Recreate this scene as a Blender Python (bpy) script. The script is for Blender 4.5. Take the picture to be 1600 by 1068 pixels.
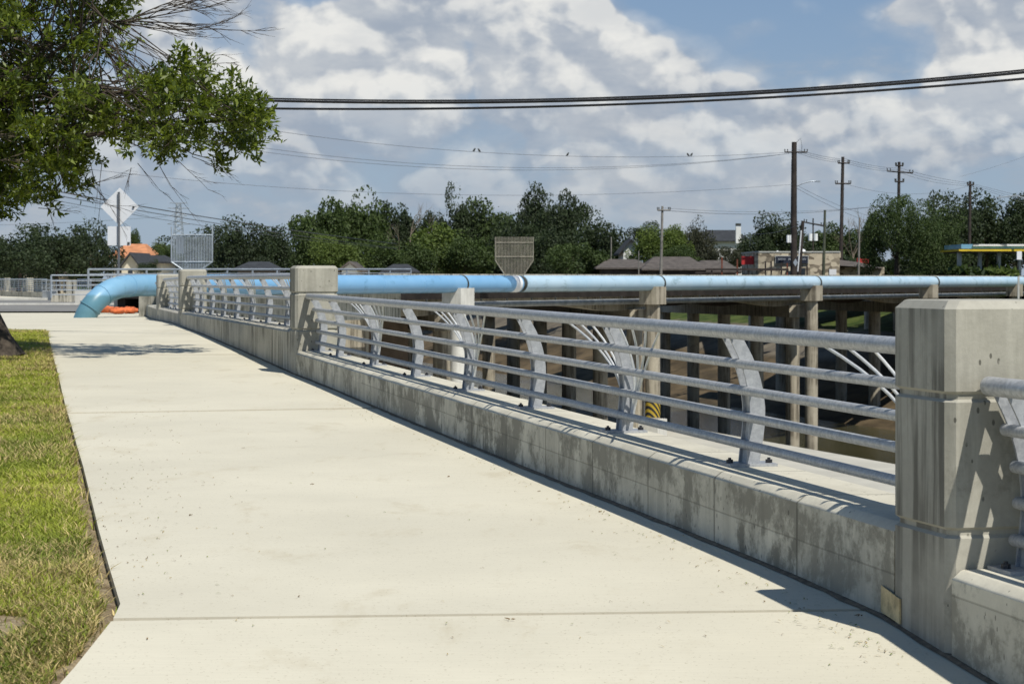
import bpy, bmesh, math, random
import numpy as np
from mathutils import Vector, Matrix

for o in list(bpy.data.objects): bpy.data.objects.remove(o)
C = bpy.context.scene.collection
R = math.radians
F = 3500.0      # focal length in pixels of the 1600 px wide photograph
EZ = 1.42       # eye height above the near pavement
HY = 435.0      # horizon row

# ------------------------------------------------------------------ camera
cam = bpy.data.cameras.new('camera'); cam_o = bpy.data.objects.new('camera', cam); C.objects.link(cam_o)
cam.sensor_width = 36.0; cam.lens = F / 1600 * 36.0
cam.shift_y = -(534 - HY) / 1600.0
cam.clip_start = 0.1; cam.clip_end = 6000
cam_o.location = (0, 0, EZ); cam_o.rotation_euler = (R(90), 0, 0)
cam.dof.use_dof = True; cam.dof.focus_distance = 15.0; cam.dof.aperture_fstop = 11.0
S = bpy.context.scene; S.camera = cam_o
S.render.engine = 'CYCLES'
S.render.resolution_x = 1024; S.render.resolution_y = 683
S.view_settings.view_transform = 'Standard'; S.view_settings.look = 'None'
S.cycles.max_bounces = 6; S.cycles.diffuse_bounces = 3; S.cycles.glossy_bounces = 2; S.cycles.transmission_bounces = 3
S.view_settings.exposure = 0.0; S.view_settings.gamma = 1.0

# ------------------------------------------------------------------ sun + sky
SUNV = Vector((0.385, -0.62, 1.0)).normalized()
sun = bpy.data.lights.new('sun', 'SUN'); sun.energy = 4.9; sun.angle = R(0.55); sun.color = (1.0, 0.955, 0.87)
sun_o = bpy.data.objects.new('sun', sun); C.objects.link(sun_o); sun_o.location = (20, -20, 60)
sun_o.rotation_euler = SUNV.to_track_quat('Z', 'Y').to_euler()

W = bpy.data.worlds.new('World'); S.world = W; W.use_nodes = True
W.cycles.sampling_method = 'MANUAL'; W.cycles.sample_map_resolution = 512
def build_world():
    nt = W.node_tree; nt.nodes.clear()
    N = nt.nodes.new; L = nt.links.new
    def M(op, a, b=None, c=None, clamp=False):
        n = N('ShaderNodeMath'); n.operation = op; n.use_clamp = clamp
        for i, v in enumerate((a, b, c)):
            if v is None: continue
            if isinstance(v, (int, float)): n.inputs[i].default_value = v
            else: L(v, n.inputs[i])
        return n.outputs[0]
    def MR(v, a, b, c=0, d=1, mode='SMOOTHSTEP'):
        n = N('ShaderNodeMapRange'); n.interpolation_type = mode
        L(v, n.inputs[0])
        for i, x in zip((1, 2, 3, 4), (a, b, c, d)): n.inputs[i].default_value = x
        return n.outputs[0]
    def CX(x, y, z=0.0):
        n = N('ShaderNodeCombineXYZ')
        for i, v in enumerate((x, y, z)):
            if isinstance(v, (int, float)): n.inputs[i].default_value = v
            else: L(v, n.inputs[i])
        return n.outputs[0]
    def NO(vec, scale, det=8, rough=.55, dist=0.0, lac=2.0):
        n = N('ShaderNodeTexNoise'); n.inputs['Scale'].default_value = scale; n.inputs['Detail'].default_value = det
        n.inputs['Roughness'].default_value = rough; n.inputs['Distortion'].default_value = dist; n.inputs['Lacunarity'].default_value = lac
        L(vec, n.inputs['Vector']); return n.outputs['Fac']
    def MIX(f, a, b):
        n = N('ShaderNodeMix'); n.data_type = 'RGBA'
        for i, v in ((0, f), (6, a), (7, b)):
            if isinstance(v, (int, float)): n.inputs[i].default_value = v
            elif isinstance(v, tuple): n.inputs[i].default_value = (*v, 1)
            else: L(v, n.inputs[i])
        return n.outputs[2]
    out = N('ShaderNodeOutputWorld'); bg = N('ShaderNodeBackground'); L(bg.outputs[0], out.inputs[0])
    tc = N('ShaderNodeTexCoord'); sep = N('ShaderNodeSeparateXYZ'); L(tc.outputs['Generated'], sep.inputs[0])
    sx, sy, sz = sep.outputs
    az = M('MULTIPLY', M('ARCTAN2', sx, sy), 3.5)       # thousands of pixels right of the view axis
    el = M('MULTIPLY', M('ARCSINE', sz), 3.5)
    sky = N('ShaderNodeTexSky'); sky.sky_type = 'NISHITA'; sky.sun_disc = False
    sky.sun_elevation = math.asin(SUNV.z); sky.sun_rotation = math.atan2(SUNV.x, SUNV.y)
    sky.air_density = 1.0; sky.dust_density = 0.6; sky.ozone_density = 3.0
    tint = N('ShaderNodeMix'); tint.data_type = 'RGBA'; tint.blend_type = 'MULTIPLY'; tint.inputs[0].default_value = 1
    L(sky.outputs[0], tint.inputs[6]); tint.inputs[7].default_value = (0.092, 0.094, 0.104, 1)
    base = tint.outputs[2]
    # keep the low sky blue: deepen it with height
    grad = MIX(MR(el, 0.0, 0.50, 0, 1, 'LINEAR'), (.33, .43, .55), (.185, .30, .475))
    base = MIX(.80, base, grad)
    # clouds: heaps placed round the sky, edges broken by fractal noise
    blobs = [(-.46,.40,.26,.16,.30),(-.08,.37,.27,.20,.58),(.08,.34,.17,.13,.35),(-.20,.25,.24,.13,.36),(-.06,.29,.24,.12,.36),
             (.28,.28,.15,.095,.46),(.20,.24,.2,.07,.34),(.37,.375,.07,.035,.30),(.34,.22,.18,.06,.30),
             (.76,.37,.20,.14,.56),(.60,.41,.07,.05,.30),(.52,.28,.12,.045,.38),(.70,.22,.24,.06,.36),(.40,.18,.22,.07,.26),
             (-.14,.21,.20,.05,.30),(-.36,.27,.14,.10,.3),(.10,.17,.9,.09,.26),(.35,.23,.35,.08,.15),(-.6,.3,.3,.2,.3),(-.1,.12,.4,.05,.18),
             (.30,.44,.13,.045,-.34),(.46,.35,.10,.05,-.22),(.55,.46,.14,.04,-.34),(-.31,.45,.07,.03,-.2)]
    def density(ax, ey):
        p = CX(ax, M('MULTIPLY', ey, 1.25), 0.37)
        nn = N('ShaderNodeTexNoise'); nn.inputs['Scale'].default_value = 6; nn.inputs['Detail'].default_value = 5; nn.inputs['Roughness'].default_value = .52; L(p, nn.inputs['Vector'])
        sc = N('ShaderNodeVectorMath'); sc.operation = 'SCALE'; sc.inputs[3].default_value = .12; L(nn.outputs['Color'], sc.inputs[0])
        wp = N('ShaderNodeVectorMath'); wp.operation = 'ADD'; L(p, wp.inputs[0]); L(sc.outputs[0], wp.inputs[1])
        vor = N('ShaderNodeTexVoronoi'); vor.feature = 'F1'; vor.inputs['Scale'].default_value = 6.0; vor.inputs['Detail'].default_value = 2.5
        vor.inputs['Roughness'].default_value = .40; vor.inputs['Lacunarity'].default_value = 2.3
        L(wp.outputs[0], vor.inputs['Vector'])
        puff = M('SUBTRACT', .5, vor.outputs['Distance'])
        return M('ADD', M('MULTIPLY', M('SUBTRACT', NO(p, 3.2, 7, .52), .5), .8), M('MULTIPLY', puff, .55))
    d0 = density(az, el)
    d1 = density(M('ADD', az, .012), M('ADD', el, .022))
    bias = None
    for (cx, cy, rx, ry, w) in blobs:
        dx = M('DIVIDE', M('SUBTRACT', az, cx), rx); dy = M('DIVIDE', M('SUBTRACT', el, cy), ry)
        d = M('SQRT', M('ADD', M('MULTIPLY', dx, dx), M('MULTIPLY', dy, dy)))
        g = MR(d, 0.3, 1.3, w, 0.0)
        bias = g if bias is None else M('ADD', bias, g)
    bb = M('MINIMUM', bias, .50)
    tot = M('ADD', d0, bb)
    low = MR(el, .06, .34, 0.0, 1.0)
    mask = MR(tot, .06, .24)
    soft = MR(tot, -.16, .24)
    light = MR(M('SUBTRACT', d0, d1), -.075, .11)
    big = MR(NO(CX(az, M('MULTIPLY', el, 2.0), 3.1), 4.5, 5, .6), .34, .66)
    lum = M('ADD', M('MULTIPLY', light, .50), M('ADD', M('MULTIPLY', low, .26), M('MULTIPLY', big, .30)))
    ccol = MIX(MR(lum, .22, .98, 0, 1, 'LINEAR'), (.33, .385, .47), (.86, .85, .81))
    op = M('MAXIMUM', M('MULTIPLY', mask, M('ADD', .42, M('MULTIPLY', low, .54))), M('MULTIPLY', soft, .45))
    nlow = NO(CX(az, M('MULTIPLY', el, 2.3), 7.7), 5.0, 7, .62)
    lowm = M('MULTIPLY', MR(nlow, .42, .62), MR(el, .42, .25, 0, .75))
    base = MIX(lowm, base, MIX(MR(nlow, .50, .72), (.36, .42, .50), (.54, .555, .57)))
    col = MIX(op, base, ccol)
    # thin veil of haze-white towards the horizon
    veil = MR(el, -.05, .22, .50, 0.05)
    col = MIX(veil, col, (.33, .41, .51))
    # heaps stand round the horizon; unseen sky overhead darkened to deepen the shadows
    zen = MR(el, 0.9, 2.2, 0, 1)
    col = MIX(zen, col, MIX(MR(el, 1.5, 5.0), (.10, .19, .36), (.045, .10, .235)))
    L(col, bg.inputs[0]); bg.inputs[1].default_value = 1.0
    # colours above are already at the 0.1-strength sky level
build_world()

# ------------------------------------------------------------------ helpers
def px(x, y, Y):
    "point seen at photograph pixel x, y at distance Y"
    return Vector(((x - 800) * Y / F, Y, EZ - (y - HY) * Y / F))
PROF = [(-30,-1.5),(0,-.62),(5,-.37),(7,-.26),(8.65,-.125),(9.6,-.036),(10.8,-.004),(11.6,.008),(13.8,.032),(15,.038),(17.5,.066),(21,.102),
        (25.7,.167),(28.6,.195),(35,.30),(42,.395),(47.3,.432),(52,.41),(57,.352),(64,.27),(75,.20),(100,.18),(3000,.18)]
_py, _pz = zip(*PROF)
def gz(Y): return float(np.interp(Y, _py, _pz))
def gpt(x, y):
    "pixel to point on the pavement profile"
    lo, hi = 4.0, 400.0
    for _ in range(50):
        m = (lo + hi) / 2
        if EZ - (y - HY) * m / F > gz(m): lo = m
        else: hi = m
    return Vector(((x - 800) * lo / F, lo, gz(lo)))
def FX(Y): return 3.82 - .23 * Y if Y < 45 else float(np.interp(Y, [45, 47, 57.3, 64, 80], [-6.53, -6.95, -9.06, -10.30, -13.25]))                 # face of the parapet
DIR = Vector((-.23, 1, 0)).normalized(); NRM = Vector((DIR.y, -DIR.x, 0))
def WP(Y, o, z): return Vector((FX(Y), Y, z)) + NRM * o
ANG = math.atan(.23)
PD = Vector((.5714, 1, 0)).normalized(); PN = Vector((-PD.y, PD.x, 0))   # pipe direction, away from the viewer
def pipe_pt(x, n=0.0, z=0.0):
    Y = 177800.0 / (2800 - x)
    return Vector((.5714 * Y - 50.8, Y, z)) + PN * n
UD = Vector((-.287, .958, 0)); VD = Vector((.958, .287, 0))

class MB:
    def __init__(s): s.v = []; s.f = []; s.m = []; s.mi = 0
    def add(s, vs, fs):
        n = len(s.v); s.v += [Vector(v) for v in vs]
        for f in fs: s.f.append(tuple(i + n for i in f)); s.m.append(s.mi)
    def box(s, c, size, ax=None, ay=None, az=None):
        ax = ax or Vector((1,0,0)); ay = ay or Vector((-ax.y, ax.x, 0)); az = az or Vector((0,0,1)); c = Vector(c)
        hx, hy, hz = size[0]/2, size[1]/2, size[2]/2
        vs = [c + ax*hx*i + ay*hy*j + az*hz*k for i in (-1,1) for j in (-1,1) for k in (-1,1)]
        s.add(vs, [(0,1,3,2),(4,6,7,5),(0,4,5,1),(2,3,7,6),(0,2,6,4),(1,5,7,3)])
    def hull8(s, a, b):
        "a, b: two quads of four points, joined"
        s.add(list(a) + list(b), [(3,2,1,0),(4,5,6,7),(0,1,5,4),(1,2,6,5),(2,3,7,6),(3,0,4,7)])
    def prism(s, poly, d):
        d = Vector(d); n = len(poly); poly = [Vector(p) for p in poly]
        s.add(poly + [p + d for p in poly], [tuple(range(n))[::-1], tuple(range(n, 2*n))] + [(i, (i+1) % n, n + (i+1) % n, n + i) for i in range(n)])
    def tube(s, pts, r, n=10, caps=True, ellipse=None):
        pts = [Vector(p) for p in pts]; k = len(pts); rs = r if isinstance(r, (list, tuple)) else [r]*k
        t0 = (pts[1]-pts[0]).normalized(); up = Vector((0,0,1)) if abs(t0.z) < .9 else Vector((1,0,0))
        a = t0.cross(up).normalized(); vs = []; fs = []
        for i, p in enumerate(pts):
            t = ((pts[min(i+1,k-1)]-p).normalized() + (p-pts[max(i-1,0)]).normalized()).normalized() if 0 < i < k-1 else ((pts[1]-pts[0]) if i == 0 else (pts[-1]-pts[-2])).normalized()
            a = (a - t*a.dot(t)).normalized(); b = t.cross(a)
            for j in range(n):
                w = 2*math.pi*j/n; vs.append(p + (a*math.cos(w) + b*math.sin(w))*rs[i])
        for i in range(k-1):
            for j in range(n):
                q = (j+1) % n; fs.append((i*n+j, i*n+q, (i+1)*n+q, (i+1)*n+j))
        if caps: fs.append(tuple(range(n))[::-1]); fs.append(tuple(range((k-1)*n, k*n)))
        s.add(vs, fs)
    def rings(s, rr, close=True, caps=True):
        "list of rings (lists of points) skinned together"
        n = len(rr[0]); vs = [p for r in rr for p in r]; fs = []
        for i in range(len(rr)-1):
            for j in range(n if close else n-1):
                q = (j+1) % n; fs.append((i*n+j, i*n+q, (i+1)*n+q, (i+1)*n+j))
        if caps and close: fs.append(tuple(range(n))[::-1]); fs.append(tuple(range((len(rr)-1)*n, len(rr)*n)))
        s.add(vs, fs)

def tag(o, label=None, cat=None, group=None, kind=None):
    if label: o['label'] = label
    if cat: o['category'] = cat
    if group: o['group'] = group
    if kind: o['kind'] = kind
    return o
def build(name, mb, mat, parent=None, smooth=False, local=False, base=None, auto=None):
    me = bpy.data.meshes.new(name)
    off = Vector((0,0,0))
    if parent is not None and not local: off = parent.matrix_world.translation.copy() if parent.parent is None else (parent.location + parent.parent.location)
    if parent is None and base is not None: off = Vector(base)
    me.from_pydata([tuple(v - off) for v in mb.v], [], mb.f)
    mats = mat if isinstance(mat, (list, tuple)) else [mat]
    for m in mats: me.materials.append(m)
    if len(mats) > 1: me.polygons.foreach_set('material_index', mb.m)
    bm = bmesh.new(); bm.from_mesh(me); bmesh.ops.recalc_face_normals(bm, faces=bm.faces); bm.to_mesh(me); bm.free()
    if smooth:
        me.polygons.foreach_set('use_smooth', [True]*len(me.polygons))
        me.set_sharp_from_angle(angle=R(auto or 40))
    o = bpy.data.objects.new(name, me); C.objects.link(o)
    if parent is not None: o.parent = parent
    elif base is not None: o.location = base
    return o
def empty(name, loc, label, cat, group=None, rz=0):
    o = bpy.data.objects.new(name, None); C.objects.link(o); o.location = loc; o.rotation_euler = (0,0,rz)
    o.empty_display_size = .2; bpy.context.view_layer.update()
    return tag(o, label, cat, group)
def fast(name, V, Fa, mat, parent=None, col=None, smooth=False):
    "numpy mesh: V (n,3), Fa (m,k)"
    me = bpy.data.meshes.new(name); V = np.asarray(V, np.float32); Fa = np.asarray(Fa, np.int32)
    m, k = Fa.shape
    me.vertices.add(len(V)); me.vertices.foreach_set('co', V.ravel())
    me.loops.add(m*k); me.loops.foreach_set('vertex_index', Fa.ravel())
    me.polygons.add(m); me.polygons.foreach_set('loop_start', np.arange(0, m*k, k, dtype=np.int32)); me.polygons.foreach_set('loop_total', np.full(m, k, np.int32))
    me.update(calc_edges=True); me.materials.append(mat)
    if col is not None:
        a = me.color_attributes.new('Col', 'FLOAT_COLOR', 'POINT'); a.data.foreach_set('color', np.asarray(col, np.float32).ravel())
    if smooth: me.polygons.foreach_set('use_smooth', np.ones(m, bool))
    o = bpy.data.objects.new(name, me); C.objects.link(o)
    if parent is not None: o.parent = parent
    return o

# ------------------------------------------------------------------ materials
class NT:
    def __init__(s, name, rough=.8, metal=0.0, spec=.35):
        s.m = bpy.data.materials.new(name); s.m.use_nodes = True; s.nt = s.m.node_tree; s.b = s.nt.nodes['Principled BSDF']
        s.b.inputs['Roughness'].default_value = rough; s.b.inputs['Metallic'].default_value = metal; s.b.inputs['Specular IOR Level'].default_value = spec
        s.L = s.nt.links.new; s.N = s.nt.nodes.new
        s.tc = s.N('ShaderNodeNewGeometry').outputs['Position']
    def setobj(s): s.tc = s.N('ShaderNodeTexCoord').outputs['Object']
    def map(s, sc, rot=(0,0,0), src=None):
        n = s.N('ShaderNodeMapping'); n.inputs['Scale'].default_value = sc; n.inputs['Rotation'].default_value = rot; s.L(src or s.tc, n.inputs['Vector']); return n.outputs[0]
    def noise(s, scale, det=6, rough=.55, vec=None, dist=0):
        n = s.N('ShaderNodeTexNoise'); n.inputs['Scale'].default_value = scale; n.inputs['Detail'].default_value = det; n.inputs['Roughness'].default_value = rough; n.inputs['Distortion'].default_value = dist
        s.L(vec or s.tc, n.inputs['Vector']); return n.outputs['Fac']
    def ramp(s, v, a, b, c=0., d=1.):
        n = s.N('ShaderNodeMapRange'); n.interpolation_type = 'SMOOTHSTEP'; s.L(v, n.inputs[0])
        for i, x in zip((1,2,3,4), (a,b,c,d)): n.inputs[i].default_value = x
        return n.outputs[0]
    def mix(s, f, a, b, mode='MIX'):
        n = s.N('ShaderNodeMix'); n.data_type = 'RGBA'; n.blend_type = mode
        for i, v in ((0,f),(6,a),(7,b)):
            if isinstance(v, (int,float)): n.inputs[i].default_value = v
            elif isinstance(v, tuple): n.inputs[i].default_value = (*v[:3], 1)
            else: s.L(v, n.inputs[i])
        return n.outputs[2]
    def math(s, op, a, b=0.0, clamp=False):
        n = s.N('ShaderNodeMath'); n.operation = op; n.use_clamp = clamp
        for i, v in enumerate((a,b)):
            if isinstance(v, (int,float)): n.inputs[i].default_value = v
            else: s.L(v, n.inputs[i])
        return n.outputs[0]
    def color(s, c):
        if isinstance(c, tuple): s.b.inputs['Base Color'].default_value = (*c[:3],1)
        else: s.L(c, s.b.inputs['Base Color'])
    def bump(s, v, st=.3, dist=.01):
        n = s.N('ShaderNodeBump'); n.inputs['Strength'].default_value = st; n.inputs['Distance'].default_value = dist; s.L(v, n.inputs['Height']); s.L(n.outputs[0], s.b.inputs['Normal'])
    def rough(s, v): s.L(v, s.b.inputs['Roughness'])

def simple(name, col, rough=.7, var=.25, scale=3.0, metal=0., spec=.35, bump=0.0):
    t = NT(name, rough, metal, spec); n = t.noise(scale, 6, .6)
    a = tuple(c*(1-var) for c in col); b = tuple(min(1, c*(1+var)) for c in col)
    t.color(t.mix(t.ramp(n,.3,.7), a, b))
    if bump: t.bump(t.noise(scale*8, 4), bump, .01)
    return t.m

def concrete(name, base=(.50,.47,.40), stain=(.13,.125,.10), amount=.5, streak=.4, pits=True, seams=False, scale=1.0):
    t = NT(name, .88, 0, .25)
    fine = t.noise(22*scale, 8, .7); mid = t.noise(2.2*scale, 6, .6)
    c = t.mix(t.ramp(mid,.3,.7), tuple(x*.86 for x in base), tuple(min(1,x*1.08) for x in base))
    c = t.mix(t.ramp(fine,.35,.68,0,.35), c, tuple(x*.72 for x in base))
    # vertical rain streaks
    sv = t.map((9*scale, 9*scale, .55*scale)); st = t.noise(1.0, 6, .65, sv)
    big = t.noise(.9*scale, 3, .5, t.map((1,1,1.6)))
    nz = t.N('ShaderNodeSeparateXYZ'); t.L(t.N('ShaderNodeNewGeometry').outputs['Normal'], nz.inputs[0]); vert = t.ramp(t.math('ABSOLUTE', nz.outputs[2]), .35, .75, 1, .12)
    k = t.math('MULTIPLY', t.math('MULTIPLY', t.ramp(st,.42,.60), t.ramp(big,.30,.60)), vert)
    c = t.mix(t.math('MULTIPLY', k, streak), c, stain)
    # dark blotches with hard, ragged edges
    bn = t.math('ADD', t.math('MULTIPLY', t.noise(1.9*scale, 10, .72, t.map((1,1,1.15)), .15), .72), t.math('MULTIPLY', t.noise(8*scale, 8, .75, t.map((1,1,.8))), .28))
    thr = .62 - .13*amount
    blot = t.ramp(bn, thr-.020, thr+.075)
    c = t.mix(t.math('MULTIPLY', t.math('MULTIPLY', blot, .80*min(1,amount*1.3)), vert), c, tuple(x*.9 + y*.12 for x, y in zip(stain, base)))
    h = fine
    if pits:
        v = t.N('ShaderNodeTexVoronoi'); v.inputs['Scale'].default_value = 24*scale; t.L(t.map((1,1,.5)), v.inputs['Vector'])
        pm = t.math('MULTIPLY', t.math('LESS_THAN', v.outputs['Distance'], .15), t.ramp(t.noise(4.1*scale,4,.6),.50,.56))
        c = t.mix(t.math('MULTIPLY', pm, .75), c, tuple(x*.35 for x in stain))
        h = t.math('SUBTRACT', fine, t.math('MULTIPLY', pm, .8))
    if seams:
        # form-board lines every 1.22 m along the wall and one lift line
        sp = t.N('ShaderNodeSeparateXYZ'); t.L(t.tc, sp.inputs[0])
        u = t.math('ADD', t.math('DIVIDE', t.math('SUBTRACT', sp.outputs[1], 8.87), 1.22), 0.0)
        fr = t.math('ABSOLUTE', t.math('SUBTRACT', t.math('FRACT', u), .5))
        vl = t.math('LESS_THAN', fr, .0085)
        zz = t.math('SUBTRACT', sp.outputs[2], t.math('MULTIPLY', t.math('SUBTRACT', sp.outputs[1], 9.0), .012))
        hz = t.math('ABSOLUTE', t.math('SUBTRACT', zz, .155)); hl = t.math('MULTIPLY', t.math('MULTIPLY', t.math('LESS_THAN', hz, .0045), .55), t.math('LESS_THAN', sp.outputs[1], 23.5))
        sm = t.math('MAXIMUM', vl, hl)
        cellid = t.N('ShaderNodeTexWhiteNoise'); cellid.noise_dimensions = '2D'
        cb = t.N('ShaderNodeCombineXYZ'); t.L(t.math('FLOOR', t.math('ADD', u, .5)), cb.inputs[0]); t.L(t.math('GREATER_THAN', zz, .155), cb.inputs[1]); t.L(cb.outputs[0], cellid.inputs['Vector'])
        c = t.mix(t.math('MULTIPLY', cellid.outputs['Value'], .42), c, tuple(x*.55 for x in base))
        c = t.mix(t.math('MULTIPLY', sm, .6), c, stain)
        h = t.math('SUBTRACT', h, t.math('MULTIPLY', sm, .7))
    t.color(c); t.bump(h, .45, .006)
    return t.m

M = {}
M['wall'] = concrete('parapet_concrete', (.66,.625,.51), (.07,.066,.048), 1.12, .34, True, True)
M['wall_far'] = concrete('streaked_concrete', (.52,.49,.405), (.12,.115,.09), .5, .9, False, False)
M['pillar_shaded_side'] = concrete('shaded_pillar_concrete', (.36,.35,.30), (.085,.08,.065), .45, .78, False, False)  # streaky copy for the pavement side, base darkened to stand for its shade
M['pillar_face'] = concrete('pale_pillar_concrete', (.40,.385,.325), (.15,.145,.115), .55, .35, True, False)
M['block'] = concrete('white_concrete', (.62,.61,.56), (.3,.29,.25), .05, .25, False, False)
M['old'] = concrete('old_bridge_concrete', (.40,.36,.28), (.09,.075,.055), .45, .8, False, False, .6)
M['shaded_dirty'] = concrete('shaded_dirty_concrete', (.06,.05,.042), (.03,.026,.022), .6, .8, False, False, .6)

def walk_mat():
    t = NT('pavement_concrete', .9, 0, .2)
    c0 = (.60,.565,.45)
    c = t.mix(t.ramp(t.noise(.45,5,.6),.3,.7), tuple(x*.93 for x in c0), tuple(x*1.05 for x in c0))
    # broom texture runs across the walk
    br = t.noise(1.0, 5, .7, t.map((3,120,3), (0,0,.23)))
    c = t.mix(t.ramp(br,.35,.7,0,.24), c, tuple(x*.72 for x in c0))
    dust = t.noise(2.2, 8, .7, t.map((1,.45,1)), .4)
    c = t.mix(t.ramp(dust,.54,.70,0,.30), c, (.40,.34,.22))
    spk = t.noise(60, 3, .6); c = t.mix(t.math('MULTIPLY', t.ramp(spk,.62,.69), .5), c, (.28,.24,.16))
    t.color(c); t.bump(br, .10, .004); return t.m
M['walk'] = walk_mat()
M['joint'] = simple('joint_filler', (.16,.125,.085), .95, .3, 20)
def soil_mat():
    t = NT('soil', .95, 0, .1)
    c = t.mix(t.ramp(t.noise(6,8,.7),.35,.65), (.17,.125,.075), (.36,.29,.185))
    c = t.mix(t.ramp(t.noise(30,4,.7),.55,.68,0,.7), c, (.44,.38,.27))
    t.color(c); t.bump(t.noise(25,6,.7), .8, .03); return t.m
M['soil'] = soil_mat()
def terrain_mat():
    "one sheet: brown silty concrete low in the channel, grass above it, dry earth on the flat"
    t = NT('terrain', .95, 0, .15)
    sp = t.N('ShaderNodeSeparateXYZ'); t.L(t.tc, sp.inputs[0])
    v = t.math('ADD', t.math('MULTIPLY', sp.outputs[0], .958), t.math('MULTIPLY', sp.outputs[1], .287))
    conc = t.mix(t.ramp(t.noise(.5,8,.6),.3,.7), (.11,.095,.075), (.19,.165,.125))
    silt = t.mix(t.ramp(t.noise(.25,6,.65,t.map((1,1,5))),.35,.65), (.060,.046,.028), (.135,.10,.058))
    bench = t.mix(t.ramp(t.noise(.4,8,.6),.3,.7), (.40,.385,.33), (.50,.48,.41))
    grass = t.mix(t.ramp(t.noise(.8,8,.7),.35,.65), (.030,.052,.012), (.082,.105,.026))
    earth = t.mix(t.ramp(t.noise(.3,8,.65),.35,.65), (.10,.13,.04), (.22,.20,.10))
    c = t.mix(t.ramp(v, 38.25, 38.45), bench, silt)
    c = t.mix(t.ramp(v, 66.5, 68.0), c, conc)
    c = t.mix(t.ramp(t.math('ADD', v, t.math('MULTIPLY', t.noise(.6,4),4.0)), 74.2, 75.4), c, grass)
    c = t.mix(t.ramp(v, 84, 86), c, earth)
    c = t.mix(t.ramp(v, 11.5, 12.5, 1, 0), c, earth)
    t.color(c); t.bump(t.noise(3,8,.7), .4, .05); return t.m
M['terrain'] = terrain_mat()
def asphalt():
    t = NT('asphalt', .9, 0, .2); c = t.mix(t.ramp(t.noise(.35,6,.6,t.map((.3,1.5,1))),.35,.65), (.15,.148,.14), (.235,.23,.215)); t.color(c); return t.m
M['asphalt'] = asphalt()
def galv(name, a, b, rough=.5, metal=.55):
    t = NT(name, rough, metal, .5); t.setobj()
    n = t.noise(38, 6, .7); c = t.mix(t.ramp(n,.32,.68), a, b)
    c = t.mix(t.ramp(t.noise(120,3,.6),.55,.7,0,.35), c, tuple(x*.55 for x in a))
    t.color(c); t.rough(t.ramp(t.noise(12,4),.3,.7,rough-.08,rough+.15)); t.bump(n,.12,.003); return t.m
M['galv'] = galv('galvanised_steel', (.33,.34,.35), (.52,.53,.535), .48, .35)
M['plate'] = galv('galvanised_plate', (.30,.315,.335), (.42,.435,.45), .5, .3)
M['rod'] = galv('bright_rod', (.55,.57,.58), (.68,.69,.69), .4, .3)
M['bolt'] = simple('bolt_steel', (.06,.06,.065), .5, .3, 40, .6)
M['farsteel'] = simple('far_galvanised_steel', (.34,.38,.42), .5, .15, 3, .4)
def pipe_mat(name, a, b, grime):
    t = NT(name, .45, 0, .4)
    c = t.mix(t.ramp(t.noise(.5,6,.6),.3,.7), a, b)
    n = t.noise(1.1, 9, .72, t.map((1,1,1.4)), .6)
    c = t.mix(t.ramp(n,.55,.66,0,.6), c, grime)
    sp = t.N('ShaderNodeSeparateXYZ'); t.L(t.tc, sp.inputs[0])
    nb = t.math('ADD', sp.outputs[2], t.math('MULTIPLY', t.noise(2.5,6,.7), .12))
    c = t.mix(t.ramp(nb,.92,1.03,.85,0), c, tuple(x*.9 for x in grime))   # darker towards the underside
    t.color(c); t.rough(t.ramp(t.noise(2,4),.3,.7,.32,.55)); return t.m
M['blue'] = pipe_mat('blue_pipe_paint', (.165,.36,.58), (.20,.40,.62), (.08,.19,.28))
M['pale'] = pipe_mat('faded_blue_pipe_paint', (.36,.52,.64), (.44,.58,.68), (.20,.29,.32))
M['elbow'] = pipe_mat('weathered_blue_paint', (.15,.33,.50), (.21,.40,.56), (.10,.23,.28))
M['band'] = simple('coupling_steel', (.06,.065,.06), .7, .4, 6, .3)
M['black'] = simple('black_cable', (.018,.018,.02), .45, .3, 5)
M['wire'] = simple('thin_wire', (.12,.13,.15), .5, .1, 1)
M['polewood'] = simple('dark_creosote_pole', (.035,.028,.024), .8, .4, 2)
M['polelight'] = simple('weathered_grey_pole', (.20,.19,.17), .85, .25, 2)
M['polegreen'] = simple('treated_green_pole', (.07,.08,.055), .85, .25, 2)
M['white'] = simple('white_enamel', (.75,.77,.78), .4, .06, 3)
M['signback'] = simple('bare_aluminium_sign_back', (.66,.68,.70), .5, .03, 2, 0)
M['orange'] = simple('orange_sandbag_fabric', (.56,.14,.05), .85, .45, 7, bump=.3)
M['rust'] = simple('yellowed_rusty_plate', (.50,.40,.22), .85, .45, 9, bump=.4)
M['red'] = simple('red_panel', (.42,.03,.03), .6, .12, 1)
M['roofdark'] = simple('dark_shingle_roof', (.035,.038,.042), .9, .3, 2)
M['roofbrown'] = simple('brown_shingle_roof', (.095,.082,.072), .9, .3, 2)
M['rooftile'] = simple('orange_clay_tile_roof', (.52,.23,.11), .85, .2, 1.2)
M['cream'] = simple('cream_stucco', (.58,.53,.42), .9, .12, 1)
M['whitewall'] = simple('white_clapboard', (.66,.67,.66), .8, .06, 1)
M['glass'] = simple('dark_window_glass', (.02,.025,.03), .15, .2, 1, 0, .6)
M['signdark'] = simple('dark_sign_board', (.02,.025,.04), .5, .2, 2)
M['signtext'] = simple('pale_sign_lettering', (.35,.38,.42), .6, .1, 2)
M['yellow'] = simple('yellow_paint', (.62,.45,.03), .6, .15, 3)
M['cyan'] = simple('blue_canopy_panel', (.14,.32,.50), .6, .12, 1)
M['lightcol'] = simple('pale_painted_column', (.42,.43,.40), .7, .12, 1)
M['beam'] = simple('dark_timber', (.035,.028,.025), .85, .3, 2)
M['rustred'] = simple('rust_red_post', (.16,.05,.03), .85, .3, 2)
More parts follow.
